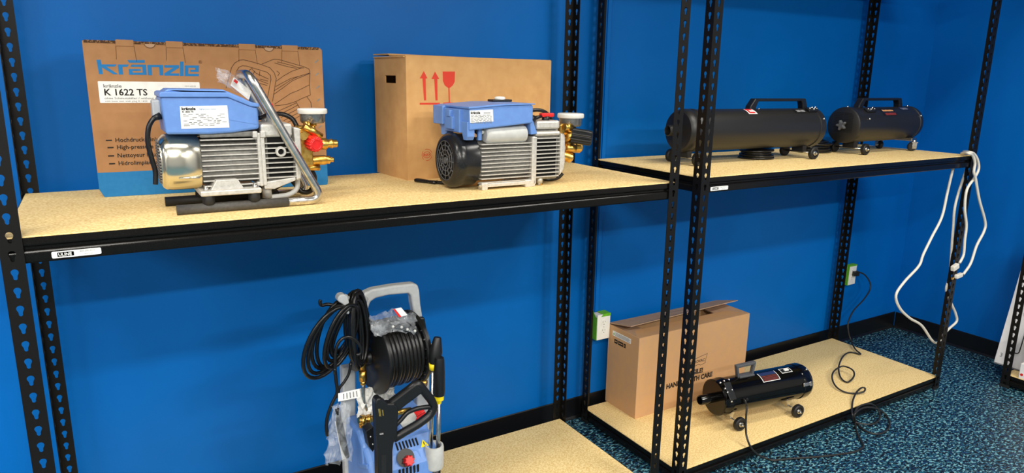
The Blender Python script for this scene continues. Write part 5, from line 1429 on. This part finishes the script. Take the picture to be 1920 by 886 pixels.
# ---- bundle of black mains cable over the hook
cbn = thing('cable_bundle', 'big looped bundle of black mains cable hung on the grey handle', 'cord', (0.80, 0.18, 0.74))
rnd = random.Random(11)
cs = Vector((0.766,0.175,0.8226))
for k in range(15):
    f = k / 14
    cx_, w_, h_ = cs.x + 0.000 + 0.012 * f + rnd.uniform(-0.004, 0.004), 0.016 + 0.020 * f + rnd.uniform(-0.003, 0.003), 0.098 + rnd.uniform(-0.012, 0.014)
    yy = 0.150 + 0.010 * (k % 5)
    tilt = rnd.uniform(-0.10, 0.12)
    pts = []
    for i in range(30):
        a = 2 * PI * i / 30
        x, z = w_ * math.cos(a), h_ * math.sin(a)
        pts.append((cx_ + x + z * tilt * 0.6, yy + 0.022 * math.cos(a), cs.z + z - 0.004))
    put('cable_turn', MB().tube(pts, 0.0056, 8, True), 'cord', cbn)
cl = Vector((0.6925,0.165,0.8264))
for k in range(8):
    w_, h_ = 0.038 + 0.0045 * k + rnd.uniform(-0.004, 0.004), 0.085 + 0.004 * k + rnd.uniform(-0.008, 0.006)
    off = Vector((0.030 - 0.0085 * k + 0.02, 0.004 * k, -0.003 * k))
    tilt = 0.28 + rnd.uniform(-0.12, 0.08)
    pts = []
    for i in range(30):
        a = 2 * PI * i / 30
        x, z = w_ * math.cos(a), h_ * math.sin(a)
        pts.append((cl.x + off.x + x * math.cos(tilt) + z * math.sin(tilt), 0.175 - 0.012 * (k % 4) + 0.030 * math.cos(a + 0.6), cl.z + off.z + z * math.cos(tilt) - x * math.sin(tilt) * 0.6))
    put('cable_turn', MB().tube(pts, 0.0056, 8, True), 'cord', cbn)
put('cable_end', MB().tube(catmull([(0.7093,0.15,0.9031),(0.6875,0.15,0.9127),(0.6699,0.15,0.9125),(0.6659,0.15,0.9222),(0.6677,0.15,0.928)], 5), 0.005, 8), 'cord', cbn)
put('cable_tie_turn', MB().tube(catmull([(0.6909,0.125,0.7178),(0.695,0.125,0.7801),(0.7066,0.125,0.8091),(0.728,0.125,0.8192),(0.7504,0.125,0.8072),(0.7664,0.125,0.7819),(0.7657,0.125,0.7629),(0.7533,0.125,0.7606)], 6), 0.005, 8), 'cord', cbn)
put('cable_tail', MB().tube(catmull([(0.6915,0.125,0.7335),(0.693,0.125,0.6982),(0.6945,0.125,0.661),(0.6781,0.125,0.6294),(0.6646,0.125,0.5954),(0.6601,0.125,0.5639),(0.662,0.125,0.5372)], 6), 0.005, 8), 'cord', cbn)
put('cable_tail', MB().tube(catmull([(0.7418,0.14,0.7333),(0.7345,0.14,0.7025),(0.7197,0.14,0.6798),(0.7053,0.14,0.6636),(0.7011,0.14,0.6369)], 6), 0.0042, 8), 'cord', cbn)
tg = [Vector(p) for p in ((0.6954,0.118,0.6605),(0.7567,0.118,0.6609),(0.7589,0.118,0.6342),(0.6944,0.118,0.6365))]
tgo = put('cable_tag', MB().prism(xz(tg)[::-1], (0, 0.1185, 0), X, Z, 0.0012), 'label', cbn)
rows = MB()
for k in range(5):
    f0 = 0.22 + 0.15 * k
    a = tg[0].lerp(tg[1], f0)
    b = tg[3].lerp(tg[2], f0)
    rows.prism([(a.x, a.z - 0.004), (a.x + 0.003, a.z - 0.004), (b.x + 0.003, b.z + 0.004), (b.x, b.z + 0.004)], (0, 0.1171, 0), X, Z, 0.0003)
put('tag_print', rows, 'inkgrey', tgo)['kind'] = 'stuff'

# ---- plastic bags
b1 = thing('plastic_bag', 'clear plastic bag of nozzles with a red and white tag on the hose reel', 'bag', (0.93, 0.15, 0.82))
c1 = Vector((0.829,0.12,0.8422))
put('film', crumple(MB(), c1, (1, 0.1, 0.05), (0.15, 0.55, 0.8), 0.058, 0.062, 8, 0.006, taper=-0.25), 'bag', b1)
c2 = Vector((0.8908,0.11,0.8379))
put('film', crumple(MB(), c2, (1, 0.1, -0.30), (0.2, 0.5, 0.8), 0.085, 0.060, 15, 0.006), 'bag', b1)
put('nozzle_part', MB().prism(xz([(0.858,0.105,0.8292),(0.8742,0.105,0.836),(0.9018,0.105,0.8376),(0.9229,0.105,0.821),(0.9308,0.105,0.7967),(0.9159,0.105,0.7978),(0.8867,0.105,0.8145)])[::-1], (0, 0.112, 0), X, Z, 0.010), 'black', b1, bevel=0.003)
nz = MB()
for p in ((0.8793,0.098,0.8293),(0.8969,0.098,0.8198),(0.9197,0.098,0.8108),(0.8538,0.098,0.8354)):
    nz.ball(p, 0.0042)
put('nozzle_tips', nz, 'silver', b1)
tq = [(0.8539,0.095,0.8885),(0.8778,0.095,0.8894),(0.8966,0.095,0.8641),(0.8708,0.095,0.8621)]
tgo = put('paper_tag', MB().prism(xz(tq)[::-1], (0, 0.0955, 0), X, Z, 0.0012), 'label', b1)
tq = [(0.8539,0.095,0.8885),(0.8594,0.095,0.8887),(0.878,0.095,0.8624),(0.8708,0.095,0.8621)]
put('red_stripe', MB().prism(xz(tq)[::-1], (0, 0.0942, 0), X, Z, 0.0004), 'red', tgo)
b2 = thing('plastic_bag', 'long clear plastic bag with a black tool inside hanging beside the washer', 'bag', (0.72, 0.13, 0.45))
c3 = Vector((0.6955,0.12,0.5372))
put('film', crumple(MB(), c3, (0.96, 0, -0.12), (0.10, 0.05, 1), 0.080, 0.175, 21, 0.006, n=12, taper=0.35, thick=0.016), 'bag', b2)
put('black_tool', MB().tube(catmull([(0.6911,0.12,0.6154),(0.6954,0.12,0.5735),(0.7013,0.12,0.5307),(0.7075,0.12,0.4906),(0.7156,0.12,0.458)], 5), [0.006 + 0.004 * math.sin(i / 20 * PI) for i in range(21)], 10), 'black', b2)
put('paper_insert', MB().prism(xz([(0.6856,0.128,0.5723),(0.6948,0.128,0.5732),(0.7147,0.128,0.4507),(0.7021,0.128,0.4476)])[::-1], (0, 0.130, 0), X, Z, 0.001), 'label', b2)
b3 = thing('plastic_bag', 'white crumpled plastic wrap tucked under the hose reel beside the steel pipe', 'bag', (0.83, 0.17, 0.60))
put('film', crumple(MB(), (0.801,0.19,0.573), (1, 0, -0.1), (0.1, 0.2, 1), 0.055, 0.085, 31, 0.006, thick=0.010), 'label', b3)
put('film', crumple(MB(), (0.8619,0.2,0.5855), (1, 0, 0.2), (0.1, 0.2, 1), 0.060, 0.050, 33, 0.006, thick=0.010), 'silver', b3)

# ------------------------------------------------------------------ shelving along the side wall, only its far end in view
unit_c = thing('shelving_unit', 'black steel shelving unit by the side wall holding white printed cartons', 'shelf', (4.10, -0.095, 0))
cx_, cy_ = 4.10, -0.095
CW, CDp = 0.335, 1.22
o = share('post', _post_src[0], unit_c, (0, 0, 0.0008), (0, 0, R(270)))
put('foot', MB().prism([(-0.0012, -0.0012), (0.043, -0.0012), (0.043, 0.006), (0.006, 0.006), (0.006, 0.043), (-0.0012, 0.043)], (0, 0, -0.0006), X, Y, 0.016), 'rubber', o, local=True)
share('post', _post_src[0], unit_c, (CW, 0, 0.0008), (0, 0, R(180)))
share('post', _post_src[0], unit_c, (0, -CDp, 0.0008), (0, 0, R(0)))
share('post', _post_src[0], unit_c, (CW, -CDp, 0.0008), (0, 0, R(90)))
for z in (0.068, 2.128):
    sd = put('front_beam', MB().prism(BEAM, (0.003, 0, 0), Y, Z, CDp - 0.006), 'beam', unit_c, local=True)
    sd.location = (0.0025, 0, z)
    sd.rotation_euler = (0, 0, -PI / 2)
    share('back_beam', sd, unit_c, (CW - 0.0025, -CDp, z), (0, 0, PI / 2))
    en = put('side_beam', MB().prism(BEAM, (0.012, 0, 0), Y, Z, CW - 0.024), 'beam', unit_c, local=True)
    en.location = (CW, -0.0025, z)
    en.rotation_euler = (0, 0, PI)
    share('side_beam', en, unit_c, (0, -CDp + 0.0025, z), (0, 0, 0))
    put('shelf_board', MB().box(0.0085, CW - 0.0085, -CDp + 0.0085, -0.0085, z - 0.0145, z + 0.0025), 'board', unit_c, local=True)
# flat white carton leaning on the wall side of that shelf
fb = thing('flat_carton', 'tall flat white carton with a dark handle picture leaning in the side shelving', 'box', (4.24, -0.16, 0.072))
lean = math.atan2(0.16, 0.70)
LU, LV = Vector((0, -1, 0)), Vector((math.sin(lean), 0, math.cos(lean)))
FB0 = Vector((4.205, -0.006, 0.0725))
put('carton_panel', MB().prism([(0, 0), (0.46, 0), (0.46, 0.66), (0, 0.66)], FB0 + Vector((0.028, 0, 0)), LU, LV, 0.026), 'dirtytan', fb, bevel=0.002)
put('carton_foot', MB().prism([(0, 0.001), (0.46, 0.001), (0.46, 0.016), (0, 0.016)], FB0 + Vector((0.0022, 0, 0)), LU, LV, 0.0008), 'inkgrey', fb)
NF = LU.cross(LV)
mb = MB()
mb.tube(fillet([FB0 + LU * a + LV * b + NF * 0.001 for a, b in ((0.068, 0.085), (0.100, 0.085), (0.104, 0.30), (0.075, 0.30))], 0.03, 5), 0.008, 8, flat=0.3)
put('printed_handle', mb, 'inkblack', fb)
put('printed_block', MB().prism([(0.080, 0.335), (0.16, 0.335), (0.16, 0.50), (0.080, 0.50)], FB0 + NF * 0.0005, LU, LV, 0.0006), 'grey', fb)
put('printed_block', MB().prism([(0.074, 0.285), (0.17, 0.285), (0.17, 0.325), (0.074, 0.325)], FB0 + NF * 0.0005, LU, LV, 0.0006), 'darkgrey', fb)
text('lettering', '3', 0.030, 'inkgrey', fb, FB0 + LU * 0.018 + LV * 0.045 + NF * 0.0008 - Vector((4.24, -0.16, 0.072)), LU, LV)
sbx = thing('small_carton', 'small white carton with a red dot on the low side shelf', 'box', (4.13, -0.245, 0.0705))
put('carton_body', MB().box(4.112, 4.146, -0.285, -0.166, 0.0705, 0.150), 'dirtytan', sbx, bevel=0.002)
put('red_dot', MB().cyl((4.1122, -0.178, 0.092), (4.1114, -0.178, 0.092), 0.007, n=14), 'red', sbx)
put('picture_patch', MB().box(4.1113, 4.1121, -0.25, -0.192, 0.08, 0.120), 'inkblack', sbx)
tbx = thing('speckled_carton', 'tall speckled beige carton behind the small white one on side shelf', 'box', (4.174, -0.28, 0.0705))
put('carton_body', MB().box(4.150, 4.198, -0.40, -0.160, 0.0705, 0.29), 'speckle', tbx, bevel=0.002)
put('carton_band', MB().box(4.1494, 4.1501, -0.40, -0.160, 0.256, 0.272), 'label', tbx)
